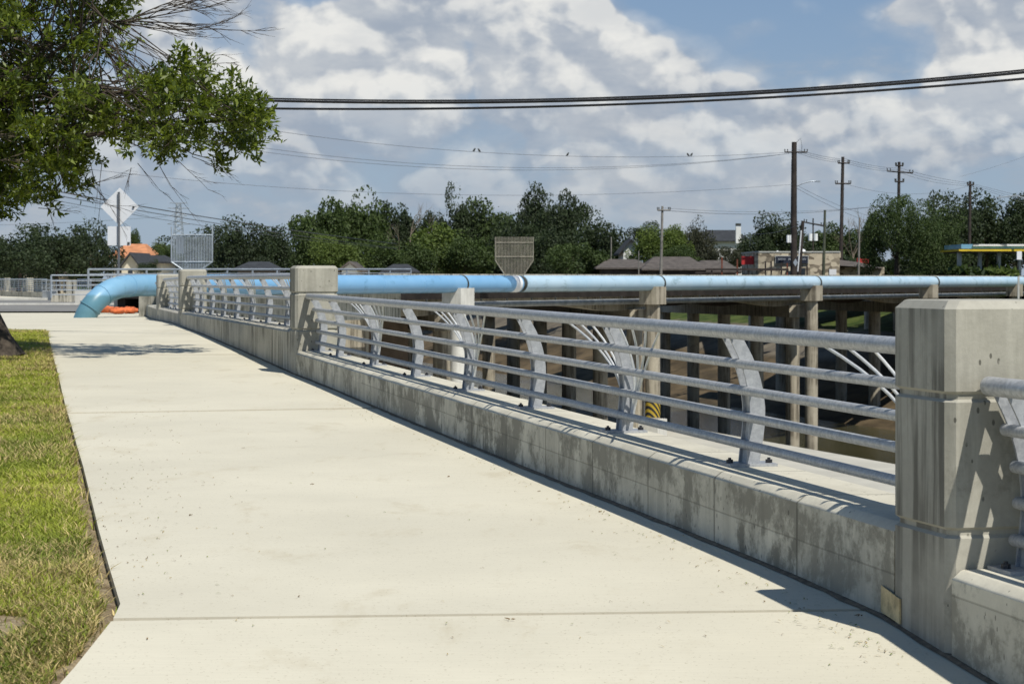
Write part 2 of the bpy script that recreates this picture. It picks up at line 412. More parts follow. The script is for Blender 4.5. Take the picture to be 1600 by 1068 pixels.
def stone_mat():
    t = NT('rubble_stone', .9, 0, .2)
    v = t.N('ShaderNodeTexVoronoi'); v.inputs['Scale'].default_value = 2.4; t.L(t.map((1,1,1.5)), v.inputs['Vector'])
    c = t.mix(t.ramp(v.outputs['Color'],.2,.8), (.16,.135,.10), (.50,.44,.33)); t.color(c); return t.m
M['stone'] = stone_mat()
def water_mat():
    t = NT('murky_water', .12, 0, .5); t.color(t.mix(t.ramp(t.noise(.12,5),.3,.7), (.045,.043,.018), (.070,.062,.026)))
    t.bump(t.noise(1.6,6,.65,t.map((1,1,1),(0,0,.3)),.6), .55, .06); return t.m
M['water'] = water_mat()
def leaf_mat(name, a, b, gloss=.45, trans=.35):
    t = NT(name, gloss, 0, .5)
    at = t.N('ShaderNodeAttribute'); at.attribute_name = 'Col'
    sp = t.N('ShaderNodeSeparateColor'); t.L(at.outputs['Color'], sp.inputs[0])
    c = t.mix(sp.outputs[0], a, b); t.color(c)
    tr = t.N('ShaderNodeBsdfTranslucent'); t.L(t.mix(.5, c, (b[0]*1.5, b[1]*1.6, b[2]*.8)), tr.inputs[0])
    ms = t.N('ShaderNodeMixShader'); ms.inputs[0].default_value = trans
    t.L(t.b.outputs[0], ms.inputs[1]); t.L(tr.outputs[0], ms.inputs[2]); t.L(ms.outputs[0], t.nt.nodes['Material Output'].inputs[0])
    return t.m
M['leaf'] = leaf_mat('glossy_leaf', (.020,.044,.005), (.175,.220,.021), .46, .30)
M['t_dark'] = leaf_mat('dark_foliage', (.009,.018,.006), (.030,.050,.012), .7, .2)
M['t_mid'] = leaf_mat('mid_foliage', (.015,.032,.006), (.055,.088,.014), .7, .2)
M['t_light'] = leaf_mat('light_foliage', (.035,.062,.010), (.115,.16,.024), .7, .25)
M['t_brown'] = leaf_mat('brownish_foliage', (.020,.022,.012), (.050,.055,.025), .7, .2)
M['bark'] = simple('bark', (.060,.048,.036), .95, .45, 9, bump=.8)
M['twig'] = simple('grey_twig', (.17,.14,.105), .9, .3, 9)
M['twigdark'] = simple('dark_twig', (.055,.043,.033), .9, .3, 9)
def grass_mat():
    t = NT('grass_blade', .55, 0, .35)
    at = t.N('ShaderNodeAttribute'); at.attribute_name = 'Col'; t.L(at.outputs['Color'], t.b.inputs['Base Color'])
    tr = t.N('ShaderNodeBsdfTranslucent'); t.L(at.outputs['Color'], tr.inputs[0])
    ms = t.N('ShaderNodeMixShader'); ms.inputs[0].default_value = .35
    t.L(t.b.outputs[0], ms.inputs[1]); t.L(tr.outputs[0], ms.inputs[2]); t.L(ms.outputs[0], t.nt.nodes['Material Output'].inputs[0]); return t.m
M['grass'] = grass_mat()

# ------------------------------------------------------------------ ground, channel, pavement, road
def terrain():
    Ys = sorted(set([-40,-20,-5] + [y*.75 for y in range(0, 134)] + list(range(100, 400, 12)) + [450,600,900,1500,3000]))
    rows = []
    for Y in Ys:
        Yc = min(Y, 110)
        z = gz(Y) - .055
        vt = 3.66 + .0667*Yc + .30
        # v, z pairs right of the parapet
        prof = [(vt, z), (vt+.5, -.25), (31.6, -5.61), (38.3, -5.61), (38.4, -7.95), (57.4, -7.95), (72, -2.6), (84, .12), (200, .12), (3000, .12)]
        row = [((-3000), z), (-300, z), (-60, z), (-20, z)] if Y > 80 else [(-3000, z), (-300, z), (-60, z), (-25, z)]
        xl = (vt - .287*Y)/.958
        row = [(-3000, z), (min(-300, xl-200), z), (xl-40, z), (xl-12, z), (xl-6, z), (xl-3.3, z)]
        row += [((v - .287*Y)/.958, zz) for v, zz in prof]
        rows.append([Vector((x, Y, zz)) for x, zz in row])
    mb = MB(); mb.rings(rows, close=False, caps=False)
    return tag(build('ground', mb, M['terrain']), kind='structure')
terrain()
mb = MB()
a = [VD*38.35 + UD*u for u in (-60, 600)]; b = [VD*64 + UD*u for u in (-60, 600)]
mb.add([Vector((p.x, p.y, -7.43)) for p in (a[0], b[0], b[1], a[1])], [(0,1,2,3)])
tag(build('water', mb, M['water']), kind='structure')

# left edge of the pavement, from bottom of frame to where the turf ends
EDGE = [(40,1120),(95,1068),(176,967),(189,946),(172,890),(155,830),(143,780),(130,728),(120,695),(112,665),(104,640),(97,612),(91,585),(84,560),(79,540),(74,516)]
EDGEW = [gpt(*p) for p in EDGE]
_ey = [p.y for p in EDGEW]; _ex = [p.x for p in EDGEW]
def edge_x(Y): return float(np.interp(Y, _ey, _ex))
JY = []   # joints (left, right)
def pavement():
    mb = MB()
    joints = [((175,967),(1260,952)), ((100,645),(560,637)), ((78,554),(430,553.5)), ((74,517),(300,516))]
    jl = [(gpt(*a), gpt(*b)) for a, b in joints]
    ys = [3.0, 5.0, 7.0] + [p.y for p in EDGEW if p.y > 7.2]
    GAP = .026
    GAPS = [.028, .075, .10, .10]
    def jy(k, t):  # Y of joint k at lateral fraction t
        return jl[k][0].y*(1-t) + jl[k][1].y*t
    spans = [(None,0),(0,1),(1,2),(2,3)]
    for s0, s1 in spans:
        for t in [0]:
            y0 = 3.0 if s0 is None else jy(s0,0)+GAPS[s0]; y1 = jy(s1,0)-GAPS[s1]
            n = max(4, int((y1-y0)/.35)); rows = []
            for i in range(n+1):
                f = i/n; row = []
                for j in range(7):
                    t = j/6
                    a0 = 3.0 if s0 is None else jy(s0,t)+GAPS[s0]; a1 = jy(s1,t)-GAPS[s1]
                    Y = a0 + (a1-a0)*f
                    Yl = y0 + (y1-y0)*f
                    xl = edge_x(Yl) if Yl > EDGEW[0].y else EDGEW[0].x - (EDGEW[0].y-Yl)*.35
                    xr = FX(Y) + .02
                    row.append(Vector((xl*(1-t)+xr*t, Y, gz(Y))))
                rows.append(row)
            top = rows
            low = [[Vector((p.x, p.y, p.z-.16)) for p in (r[0], r[0], r[0])] for r in rows]
            mb.rings(top, close=False, caps=False)
            mb.rings([[r[0], Vector((r[0].x, r[0].y, r[0].z-.2))] for r in rows], close=False, caps=False)
            for r in (rows[0], rows[-1]): mb.rings([r, [Vector((p.x,p.y,p.z-.12)) for p in r]], close=False, caps=False)
    tag(build('sidewalk', mb, M['walk']), kind='structure')
    mb = MB()   # filler seen down in the joints
    for k in range(4):
        a, b = jl[k]; b = a + (b-a)*((FX(b.y)-a.x)/(b.x-a.x)); d = Vector((0,GAPS[k]+.02,0)); q = [a-d, b-d, b+d, a+d]
        mb.add([Vector((p.x, p.y, p.z-.012)) for p in q], [(0,1,2,3)])
    tag(build('joint_filler', mb, M['joint']), kind='structure')
    # plaza beyond the end of the turf
    mb = MB(); rows = []
    y0 = jl[3][0].y + .10
    for i in range(30):
        Y = y0 + (80-y0)*i/29
        xr = FX(Y)+.02 if Y < 70 else FX(70)+.02 + (Y-70)*.2
        rows.append([Vector((x, Y, gz(Y)+.0)) for x in (-60, -30, -20, -14, xr)])
    mb.rings(rows, close=False, caps=False)
    tag(build('pavement', mb, M['walk']), kind='structure')
pavement()
mb = MB()   # cross street
mb.add([Vector((-120,84,.19)), Vector((-6,84,.19)), Vector((-2,128,.19)), Vector((-120,128,.19))], [(0,1,2,3)])
tag(build('road', mb, M['asphalt']), kind='structure')
mb = MB()
mb.box((-40,129,.24), (90,1.6,.14)); mb.box((-45,104.5,.235),(60,.5,.08))
tag(build('kerb', mb, M['block']), kind='structure')
mb = MB(); mb.add([Vector((-120,130,.20)), Vector((-4,130,.20)), Vector((-4,190,.2)), Vector((-120,190,.2))], [(0,1,2,3)])
tag(build('far_sidewalk', mb, M['walk']), kind='structure')

# dirt strip between turf and pavement (proud of the ground sheet)
mb = MB(); rows = []
Y = 6.0
while Y < EDGEW[-1].y+.2:
    e = edge_x(Y) if Y > EDGEW[0].y else EDGEW[0].x - (EDGEW[0].y-Y)*.35
    rows.append([Vector((e-3.5, Y, gz(Y)-.032)), Vector((e-.22, Y, gz(Y)-.028)), Vector((e-.04, Y, gz(Y)-.032)), Vector((e+.06, Y, gz(Y)-.075))])
    Y += .25
mb.rings(rows, close=False, caps=False); tag(build('soil', mb, M['soil']), kind='structure')

def grass():
    rng = np.random.default_rng(5)
    n = 190000
    # sample along Y more densely near the camera
    Y = 6.5 + (EDGEW[-1].y-.05-6.5)*rng.random(n)**1.45
    ex = np.interp(Y, _ey, _ex); ex = np.where(Y < _ey[0], _ex[0] - (_ey[0]-Y)*.35, ex)
    left = -.2286*Y - .25
    w = np.maximum(ex - left, .3)
    X = ex - .02 - w*rng.random(n)*1.0
    d = ex - X
    # ragged inner edge + bare patches
    def vn(x, y, s, seed):
        r = np.random.default_rng(seed); g = r.random((64,64)); xi = x*s; yi = y*s
        x0 = np.floor(xi).astype(int); y0 = np.floor(yi).astype(int); fx = xi-x0; fy = yi-y0; fx = fx*fx*(3-2*fx); fy = fy*fy*(3-2*fy)
        G = lambda a, b: g[a % 64, b % 64]
        return (G(x0,y0)*(1-fx)+G(x0+1,y0)*fx)*(1-fy) + (G(x0,y0+1)*(1-fx)+G(x0+1,y0+1)*fx)*fy
    p1 = vn(X, Y, 2.2, 1); p2 = vn(X, Y, 7, 2); p3 = vn(X, Y, .7, 3); p4 = vn(X, Y*.6, 1.3, 4)
    strip = np.interp(Y, [6,8.5,9.2,10.5,12.5,16,24,40,46], [.05,.08,.05,.09,.10,.06,.04,.03,.03])
    keep = (d > strip*(.45+1.1*p2)) & ((p1*.6+p2*.4) > .20)
    keep |= (rng.random(n) < .035) & (d > .015)
    bare = ((X+2.22)**2/.020 + (Y-9.5)**2/.12) < (.5+.8*p2)
    keep &= ~bare | (rng.random(n) < .06)
    X, Y, p1, p2, p3, p4, d = [a[keep] for a in (X,Y,p1,p2,p3,p4,d)]; n = len(X)
    Z = np.interp(Y, _py, _pz) - .034
    far = np.clip((Y-8)/30, 0, 1)
    h = (.022 + .040*rng.random(n)**1.3)*(.75+.7*p1)*(1+.25*far)
    wd = (.0022+.0022*rng.random(n))*(1+1.8*far)
    a = rng.random(n)*2*np.pi; ln = h*(.4+1.5*rng.random(n)); b = a + (rng.random(n)-.5)
    px_, py_ = np.cos(a)*wd, np.sin(a)*wd
    lx, ly = -np.sin(b)*ln, np.cos(b)*ln
    V = np.zeros((n,5,3))
    V[:,0] = np.c_[X-px_, Y-py_, Z]; V[:,1] = np.c_[X+px_, Y+py_, Z]
    V[:,2] = np.c_[X-px_*.8+lx*.35, Y-py_*.8+ly*.35, Z+h*.62]; V[:,3] = np.c_[X+px_*.8+lx*.35, Y+py_*.8+ly*.35, Z+h*.62]
    V[:,4] = np.c_[X+lx, Y+ly, Z+h]
    i = np.arange(n)*5
    Fa = np.concatenate([np.c_[i,i+1,i+3], np.c_[i,i+3,i+2], np.c_[i+2,i+3,i+4]])
    g1 = np.array([.085,.145,.016]); g2 = np.array([.40,.44,.055]); st = np.array([.62,.50,.22])
    m = np.clip(.15+.9*p4+.3*(rng.random(n)-.5) + .35*far, 0, 1)[:,None]; c = g1*(1-m) + g2*m
    dry = (rng.random(n) < (.13+.30*np.clip(1-d/.25,0,1)+.30*(p3>.60)+.25*(p1>.72)))[:,None]
    c = np.where(dry, st*(.5+.7*rng.random(n))[:,None], c)*(.75+.5*rng.random(n))[:,None]
    col = np.ones((n,5,4)); col[:,:,:3] = c[:,None,:]
    tag(fast('grass', V.reshape(-1,3), Fa, M['grass'], col=col.reshape(-1,4)), 'sunlit turf of short yellow-green grass with straw patches', 'grass', kind='stuff')
grass()

def litter():
    rng = random.Random(3); mb = MB()
    def clip(x, y, s, mi):
        p = gpt(x, y); a = rng.random()*6.28; L_ = s*(.5+rng.random()); w = .0012+rng.random()*.0018
        d = Vector((math.cos(a), math.sin(a), 0)); n = Vector((-d.y, d.x, 0)); z = Vector((0,0,.004))
        b = d*rng.uniform(.2,.6)*0 + n*L_*rng.uniform(-.25,.25)
        mb.mi = mi
        mb.add([p-d*L_/2-n*w+z, p-d*L_/2+n*w+z, p+b+n*w+z*2, p+b-n*w+z*2, p+d*L_/2+n*w*.5+z, p+d*L_/2-n*w*.5+z], [(0,1,2,3),(3,2,4,5)])
    for _ in range(760):
        y = 560 + 500*rng.random()**1.1; p = gpt(400, y)
        xl = 800 + edge_x(p.y)*F/p.y; xr = 800 + FX(p.y)*F/p.y
        u = rng.random()
        near = rng.random()
        if near < .45: u = min(.97, .945 - abs(rng.gauss(0,.045)))
        elif near < .85:
            x = rng.gauss(215, 75); y = rng.gauss(760, 95)
            p = gpt(400, y); 
            if x < 800 + edge_x(p.y)*F/p.y + 6 or not 560 < y < 1040: continue
            clip(x, y, .020, rng.choice((0,1,2,2))); continue
        if u > .98 or y > 1040: continue
        clip(xl + (xr-xl)*u, y, .022, rng.choice((0,0,1,1,2)))
    # small clumps and pebbles
    for (x, y) in [(489,757),(797,968),(1343,962),(520,560),(640,580),(380,700),(296,805),(700,745),(845,768),(940,800)]:
        p = gpt(x, y); mb.mi = 2
        for _ in range(3):
            q = p + Vector((rng.uniform(-.015,.015), rng.uniform(-.015,.015), .006)); w = Vector((rng.uniform(-.012,.012), rng.uniform(-.01,.01), rng.uniform(-.003,.004))); mb.tube([q-w, q+Vector((0,rng.uniform(-.004,.004),0)), q+w], [.0012,rng.uniform(.0018,.0034),.001], 5)
    tag(build('grass_clippings', mb, [simple('dry_clipping',(.34,.25,.09),.9), simple('green_clipping',(.15,.18,.03),.8), simple('brown_crumb',(.16,.10,.04),.9)]), 'dry grass clippings and crumbs scattered over the pale pavement', 'litter', kind='stuff')
litter()

# ------------------------------------------------------------------ parapet walls and pillars
def parapet(Y0, Y1, z0, z1, label, mat, name='parapet_wall', width=.50):
    n = max(2, int((Y1-Y0)/.3)); rr = []; rng = random.Random(int(Y0*10))
    for i in range(n+1):
        Y = Y0 + (Y1-Y0)*i/n; z = z0 + (z1-z0)*i/n; w = rng.uniform(-.003,.003)
        rr.append([WP(Y,0,gz(Y)-.3), WP(Y,0+w,z-.038), WP(Y,.008+w,z-.030), WP(Y,.040+w,z-.003), WP(Y,.050,z), WP(Y,width-.03,z+.002), WP(Y,width,z-.02), WP(Y,width,-.8 if Y > 3 else -1.5)])
    mb = MB(); mb.rings(rr)
    o = build(name, mb, mat, base=WP(Y0,0,gz(Y0)), smooth=True, auto=25)
    return tag(o, label, 'wall', 'concrete parapet walls along the pavement')
parapet(2.0, 8.96, .215, .255, 'concrete parapet wall in the bottom right corner, nearer than the closest pillar', M['wall'])
parapet(9.54, 28.56, .382, .494, 'long blotchy concrete parapet wall between the closest and the second pillar', M['wall'])
parapet(29.2, 46.9, .76, .725, 'streaked taller concrete parapet wall between the second and third pillars', M['wall_far'])
parapet(47.5, 57.0, .71, .68, 'short concrete parapet wall between the third and fourth pillars', M['wall_far'])
parapet(57.7, 78, .66, .56, 'farthest concrete parapet wall running under the blue pipe', M['wall_far'])

def pillar(Y, ztop, grooves, label, L_=.56, wd=.54):
    def ring(z, ins):
        a, b = -.012+ins, wd-ins; c = .035; Y0, Y1 = Y, Y + L_
        def q(al, o): return WP(Y0, o, z) + DIR*al
        l0, l1 = ins, L_/DIR.y - ins
        return [q(l0+0,a+c), q(l0+0,b-c), q(l0+c,b), q(l1-c,b), q(l1,b-c), q(l1,a+c), q(l1-c,a), q(l0+c,a)]
    zb = gz(Y) - .3; rr = [ring(zb, 0)]
    for g in sorted(grooves):
        rr += [ring(g-.022,0), ring(g-.010,.015), ring(g+.010,.015), ring(g+.022,0)]
    rr += [ring(ztop-.036,0), ring(ztop-.003,.030), ring(ztop,.042)]
    mb = MB(); mb.rings(rr)
    # pavement side gets darker concrete, its shade put into the colour
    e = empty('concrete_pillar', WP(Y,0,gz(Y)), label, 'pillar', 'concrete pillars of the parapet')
    o = build('shaft', mb, M['pillar_shaded_side'], e)
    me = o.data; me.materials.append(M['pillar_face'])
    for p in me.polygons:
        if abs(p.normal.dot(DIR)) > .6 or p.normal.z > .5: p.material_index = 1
    return e
pillar(8.97, 1.333, (.945,.40), 'closest concrete pillar at the right edge of the picture with rail shadows on its face')
pillar(28.57, 1.585, (1.232,.766), 'second concrete pillar from the camera, square pale face standing clear in mid picture')
pillar(46.95, 1.615, (1.26,.78), 'third concrete pillar from the camera, standing before the blue pipe')
pillar(57.1, 1.53, (1.18,), 'farthest concrete pillar, where the blue pipe bends over the wall')
mb = MB(); mb.hull8([WP(9.66,.002,gz(9.66)+.02), WP(9.66,-.008,gz(9.66)+.02), WP(9.66,-.008,gz(9.66)+.135), WP(9.66,.002,gz(9.66)+.13)],
                    [WP(9.43,-.014,gz(9.43)+.02), WP(9.43,-.022,gz(9.43)+.02), WP(9.43,-.022,gz(9.43)+.125), WP(9.43,-.014,gz(9.43)+.125)])
tag(build('rusty_plate', mb, M['rust'], base=WP(9.4,-.01,gz(9.4))), 'small yellowed rust-stained plate at the foot of the closest pillar', 'plate')
# dark dirt line at the foot of the parapet
mb = MB(); rr = []
rng = random.Random(8)
for i in range(325):
    Y = 5 + i*.22; w = .022 + .02*rng.random()
    rr.append([WP(Y,-w,gz(Y)+.003), WP(Y,-w*.4,gz(Y)+.010), WP(Y,.03,gz(Y)+.012)])
mb.rings(rr, close=False, caps=False); tag(build('dirt_line', mb, M['joint']), kind='structure')

# ------------------------------------------------------------------ railings
CURVE = [(.0,.288),(.08,.298),(.16,.310),(.24,.318),(.32,.318),(.40,.308),(.47,.293),(.54,.270),(.60,.244),(.66,.212),(.70,.188)]
def cc(h): return float(np.interp(h, [a for a,_ in CURVE], [b for _,b in CURVE]))
RAILS = [(.115,.026),(.262,.026),(.405,.026),(.552,.026)]
def post_meshes():
    mbp = MB(); N_ = 18
    for sy in (-.060, .060):
        pts = []
        for i in range(N_+1):
            h = .015 + .69*i/N_; w = .038 + .005*math.sin(math.pi*min(1,h/.7))
            pts.append((cc(h)-w, cc(h)+w, h))
        L_ = [(a,h) for a,b,h in pts]; R_ = [(b,h) for a,b,h in pts][::-1]
        poly = [Vector((x, sy-.007, h)) for x, h in L_+R_]
        # skin as strips so the bent outline stays planar
        for i in range(N_):
            a0,b0,h0 = pts[i]; a1,b1,h1 = pts[i+1]
            mbp.hull8([Vector((a0,sy-.007,h0)),Vector((b0,sy-.007,h0)),Vector((b0,sy+.007,h0)),Vector((a0,sy+.007,h0))],
                      [Vector((a1,sy-.007,h1)),Vector((b1,sy-.007,h1)),Vector((b1,sy+.007,h1)),Vector((a1,sy+.007,h1))])
    # merge the strip joints
    web = MB(); pts = []
    for i in range(N_):
        h0 = .015+.40*i/N_; h1 = .015+.40*(i+1)/N_
        web.hull8([Vector((cc(h0)-.025,-.0525,h0)),Vector((cc(h0)-.012,-.0525,h0)),Vector((cc(h0)-.012,.0525,h0)),Vector((cc(h0)-.025,.0525,h0))],
                  [Vector((cc(h1)-.025,-.0525,h1)),Vector((cc(h1)-.012,-.0525,h1)),Vector((cc(h1)-.012,.0525,h1)),Vector((cc(h1)-.025,.0525,h1))])
    bp = MB(); bp.box((.285,0,.008),(.27,.21,.016))
    bo = []
    for sx, sy in ((.180,.0),(.395,-.03)):
        b = MB(); b.tube([(sx,sy,.014),(sx,sy,.034)], .019, 6); b.tube([(sx,sy,.034),(sx,sy,.044)], .009, 6); bo.append(b)
    return mbp, web, bp, bo
POST = None
def copy_tree(o, parent):
    c = o.copy(); C.objects.link(c); c.parent = parent
    for ch in list(o.children): copy_tree(ch, c)
    return c
def make_post(parent, loc, zs):
    global POST
    rel = loc - parent.location
    if POST is None:
        mbp, web, bp, bo = post_meshes()
        p = build('post', mbp, M['plate'], parent, local=True)
        bm = bmesh.new(); bm.from_mesh(p.data); bmesh.ops.remove_doubles(bm, verts=bm.verts, dist=.0001); bm.to_mesh(p.data); bm.free()
        build('web', web, M['galv'], p, local=True); build('base_plate', bp, M['plate'], p, local=True)
        for b in bo: build('bolt', b, M['bolt'], p, local=True)
        POST = p
    else: p = copy_tree(POST, parent)
    p.location = rel; p.rotation_euler = (0,0,ANG); p.scale = (1,1,zs)
    return p
def railing(Y0, Y1, posts, fans, zb, zt, label, group='galvanised railings on the parapet'):
    "zb, zt: (value at Y0, value at Y1) of the wall top and of the top rail"
    lb = lambda Y: zb[0] + (zb[1]-zb[0])*(Y-Y0)/(Y1-Y0)
    lt = lambda Y: zt[0] + (zt[1]-zt[0])*(Y-Y0)/(Y1-Y0)
    e = empty('metal_railing', WP(Y0,.28,lb(Y0)), label, 'railing', group)
    def sc(Y): return (lt(Y)-lb(Y))/.725
    def rp(Y, h): return lb(Y) + h*sc(Y)
    n = 24
    mb = MB(); mb.tube([WP(Y0,.148,lt(Y0)), WP(Y1,.148,lt(Y1))], .039, 20); build('top_rail', mb, M['galv'], e, smooth=True)
    for h, r in RAILS:
        o = cc(h) - .045
        mb = MB(); mb.tube([WP(Y0,o,rp(Y0,h)), WP(Y1,o,rp(Y1,h))], r, 16); build('rail', mb, M['galv'], e, smooth=True)
    for Y in posts: make_post(e, WP(Y,0,lb(Y)), sc(Y))
    for Y in fans:
        for s in (-1, 1):
            for i, (y0, y1, hmax) in enumerate(((.080,.20,.70),(.095,.50,.70),(.112,.82,.70),(.130,1.14,.70))):
                pts = []
                for k in range(13):
                    h = .07 + (hmax-.07)*k/12; t = (h-.07)/(.63)
                    a = s*(y0 + (y1-y0)*t**(1.5+.25*i)); Yk = Y + a*DIR.y
                    if Yk < Y0+.01 or Yk > Y1-.01: continue
                    pts.append(WP(Y, cc(h)+.01, lb(Y)+h*sc(Y)) + DIR*a)
                if len(pts) < 3: continue
                mb = MB(); mb.tube(pts, .0078, 8); build('fan_rod', mb, M['rod'], e, smooth=True)
    return e
railing(3.0, 8.935, (8.85, 6.41, 3.97), (6.41,), (.225,.255), (.985,.990), 'galvanised railing cut off by the right edge, nearer than the closest pillar')
railing(9.545, 28.55, [9.76+2.44*i for i in range(8)] + [28.36], [9.76,14.64,19.52,24.4], (.382,.494), (1.123,1.192), 'long galvanised railing with curved posts between the closest and second pillars')
railing(29.2, 46.93, [29.55,31.7,33.95,36.2,38.45,40.7,42.95,45.2,46.7], [31.7,36.2,40.7,45.2], (.76,.725), (1.45,1.435), 'galvanised railing in front of the blue pipe between the second and third pillars')
railing(47.55, 57.05, [47.8,50.0,52.3,54.6,56.8], [50.0,54.6], (.71,.68), (1.43,1.385), 'short galvanised railing between the third and fourth pillars')
railing(57.75, 64.5, [58.0,60.1,62.2,64.2], [60.1,], (.66,.62), (1.33,1.29), 'short low railing seen below the pipe bend, beyond the farthest pillar')

# ------------------------------------------------------------------ the blue pipe
def pipe():
    r = .335; z = 1.21
    e = empty('water_pipe', gpt(132,497), 'big pale blue water pipe bending out of the pavement and crossing the channel', 'pipe')
    def run(x0, x1, mat, name, rr=r, n=2):
        mb = MB(); mb.tube([pipe_pt(x0,0,z), pipe_pt(x1,0,z)], rr, 48); return build(name, mb, mat, e, smooth=True)
    # elbow: three mitred straight lengths, softened
    P = [px(242,447,69.5), px(214,446.7,68.7), px(200,446.8,68.3), px(187,448.4,67.9), px(172,453.5,67.5), px(160,461,67.2), px(149,470.5,67.0), px(141,480.5,66.9), px(135,491,66.9), px(129,506,66.9)]
    P[0] = pipe_pt(242,0,z); P[1] = pipe_pt(216,0,z)
    mb = MB(); mb.tube(P, [r,r,r,r,r,r*.99,r*.98,r*.97,r*.96,r*.96], 48); build('elbow', mb, M['elbow'], e, smooth=True, auto=60)
    for i, w in ((2,.022),(5,.02),(7,.02)):
        t = (P[i+1]-P[i-1]).normalized(); mb = MB(); mb.tube([P[i]-t*.02, P[i]+t*.02], r*1.0+.012, 48); build('weld_ring', mb, M['elbow'], e, smooth=True)
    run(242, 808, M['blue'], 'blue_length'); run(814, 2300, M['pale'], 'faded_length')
    mb = MB(); mb.tube([pipe_pt(808,0,z), pipe_pt(814.5,0,z)], r-.02, 40); build('coupling', mb, M['band'], e, smooth=True)
    mb = MB(); mb.tube([pipe_pt(796,0,z), pipe_pt(806,0,z)], r+.006, 40); build('collar', mb, M['white'], e, smooth=True)
    for x in (352, 470, 590, 655, 905, 1150, 1362, 1530):
        mb = MB(); mb.tube([pipe_pt(x,0,z), pipe_pt(x+1.0,0,z)], r+.006, 40); build('weld_ring', mb, M['blue'] if x < 800 else M['pale'], e, smooth=True)
    for x in (719, 1028, 1273, 1458, 1597):
        mb = MB(); mb.tube([pipe_pt(x,0,z), pipe_pt(x+2.2,0,z)], r+.012, 40); build('band', mb, M['band'], e, smooth=True)
pipe()
PW = ['fenced by pale block nearest the abutment','with black and yellow stripes and a white footing','standing in the water left of the closest pillar','partly hidden behind the closest pillar','last before the right edge of the picture']
for i, x in enumerate((716, 1020, 1268, 1451, 1585)):
    p = pipe_pt(x, 0, 0)
    lab = ['white concrete pipe support block nearest the second pillar', 'pipe support column with black and yellow stripes and a white footing', 'round pipe support column standing in the green water', 'pipe support seen just above the closest pillar', 'pipe support farthest right along the pipe'][i]
    e = empty('pipe_support', Vector((p.x, p.y, -5.6)), lab, 'pipe support', 'concrete supports under the blue pipe')
    bt = M['block'] if i == 0 else M['old']
    mb = MB()
    c = p + Vector((0,0,.66))
    hx, hy = .50, .42; zt, zb_ = 1.06, .27
    q = [c+PD*sx*hx+PN*sy*hy for sx, sy in ((-1,-1),(1,-1),(1,1),(-1,1))]
    mb.hull8([Vector((v.x,v.y,zb_)) for v in q], [Vector((v.x,v.y,zt)) for v in q]); build('cap_block', mb, bt, e)
    v = p.x*.958+p.y*.287
    zbt = -8.2 if v > 38 else (-5.9 if v > 31 else -4.6)
    mb = MB(); mb.tube([(p.x,p.y,zb_+.02),(p.x,p.y,zbt)], .33 if i else .30, 24); build('column', mb, M['block'] if i == 0 else M['old'], e, smooth=True)
    if i == 1:
        mb = MB(); mb.tube([(p.x,p.y,-3.95),(p.x,p.y,-4.75)], .338, 24); sl = NT('hazard_stripes',.6); 
        w = sl.N('ShaderNodeTexWave'); w.inputs['Scale'].default_value = 2.2; w.bands_direction = 'DIAGONAL'; sl.L(sl.tc, w.inputs['Vector']); sl.color(sl.mix(sl.math('GREATER_THAN', w.outputs['Fac'], .5), (.02,.02,.02), (.40,.28,.03)))
        build('hazard_band', mb, sl.m, e, smooth=True)
        mb = MB(); mb.box((p.x,p.y,-5.28),(.95,.95,.9), PD); build('footing', mb, M['block'], e)

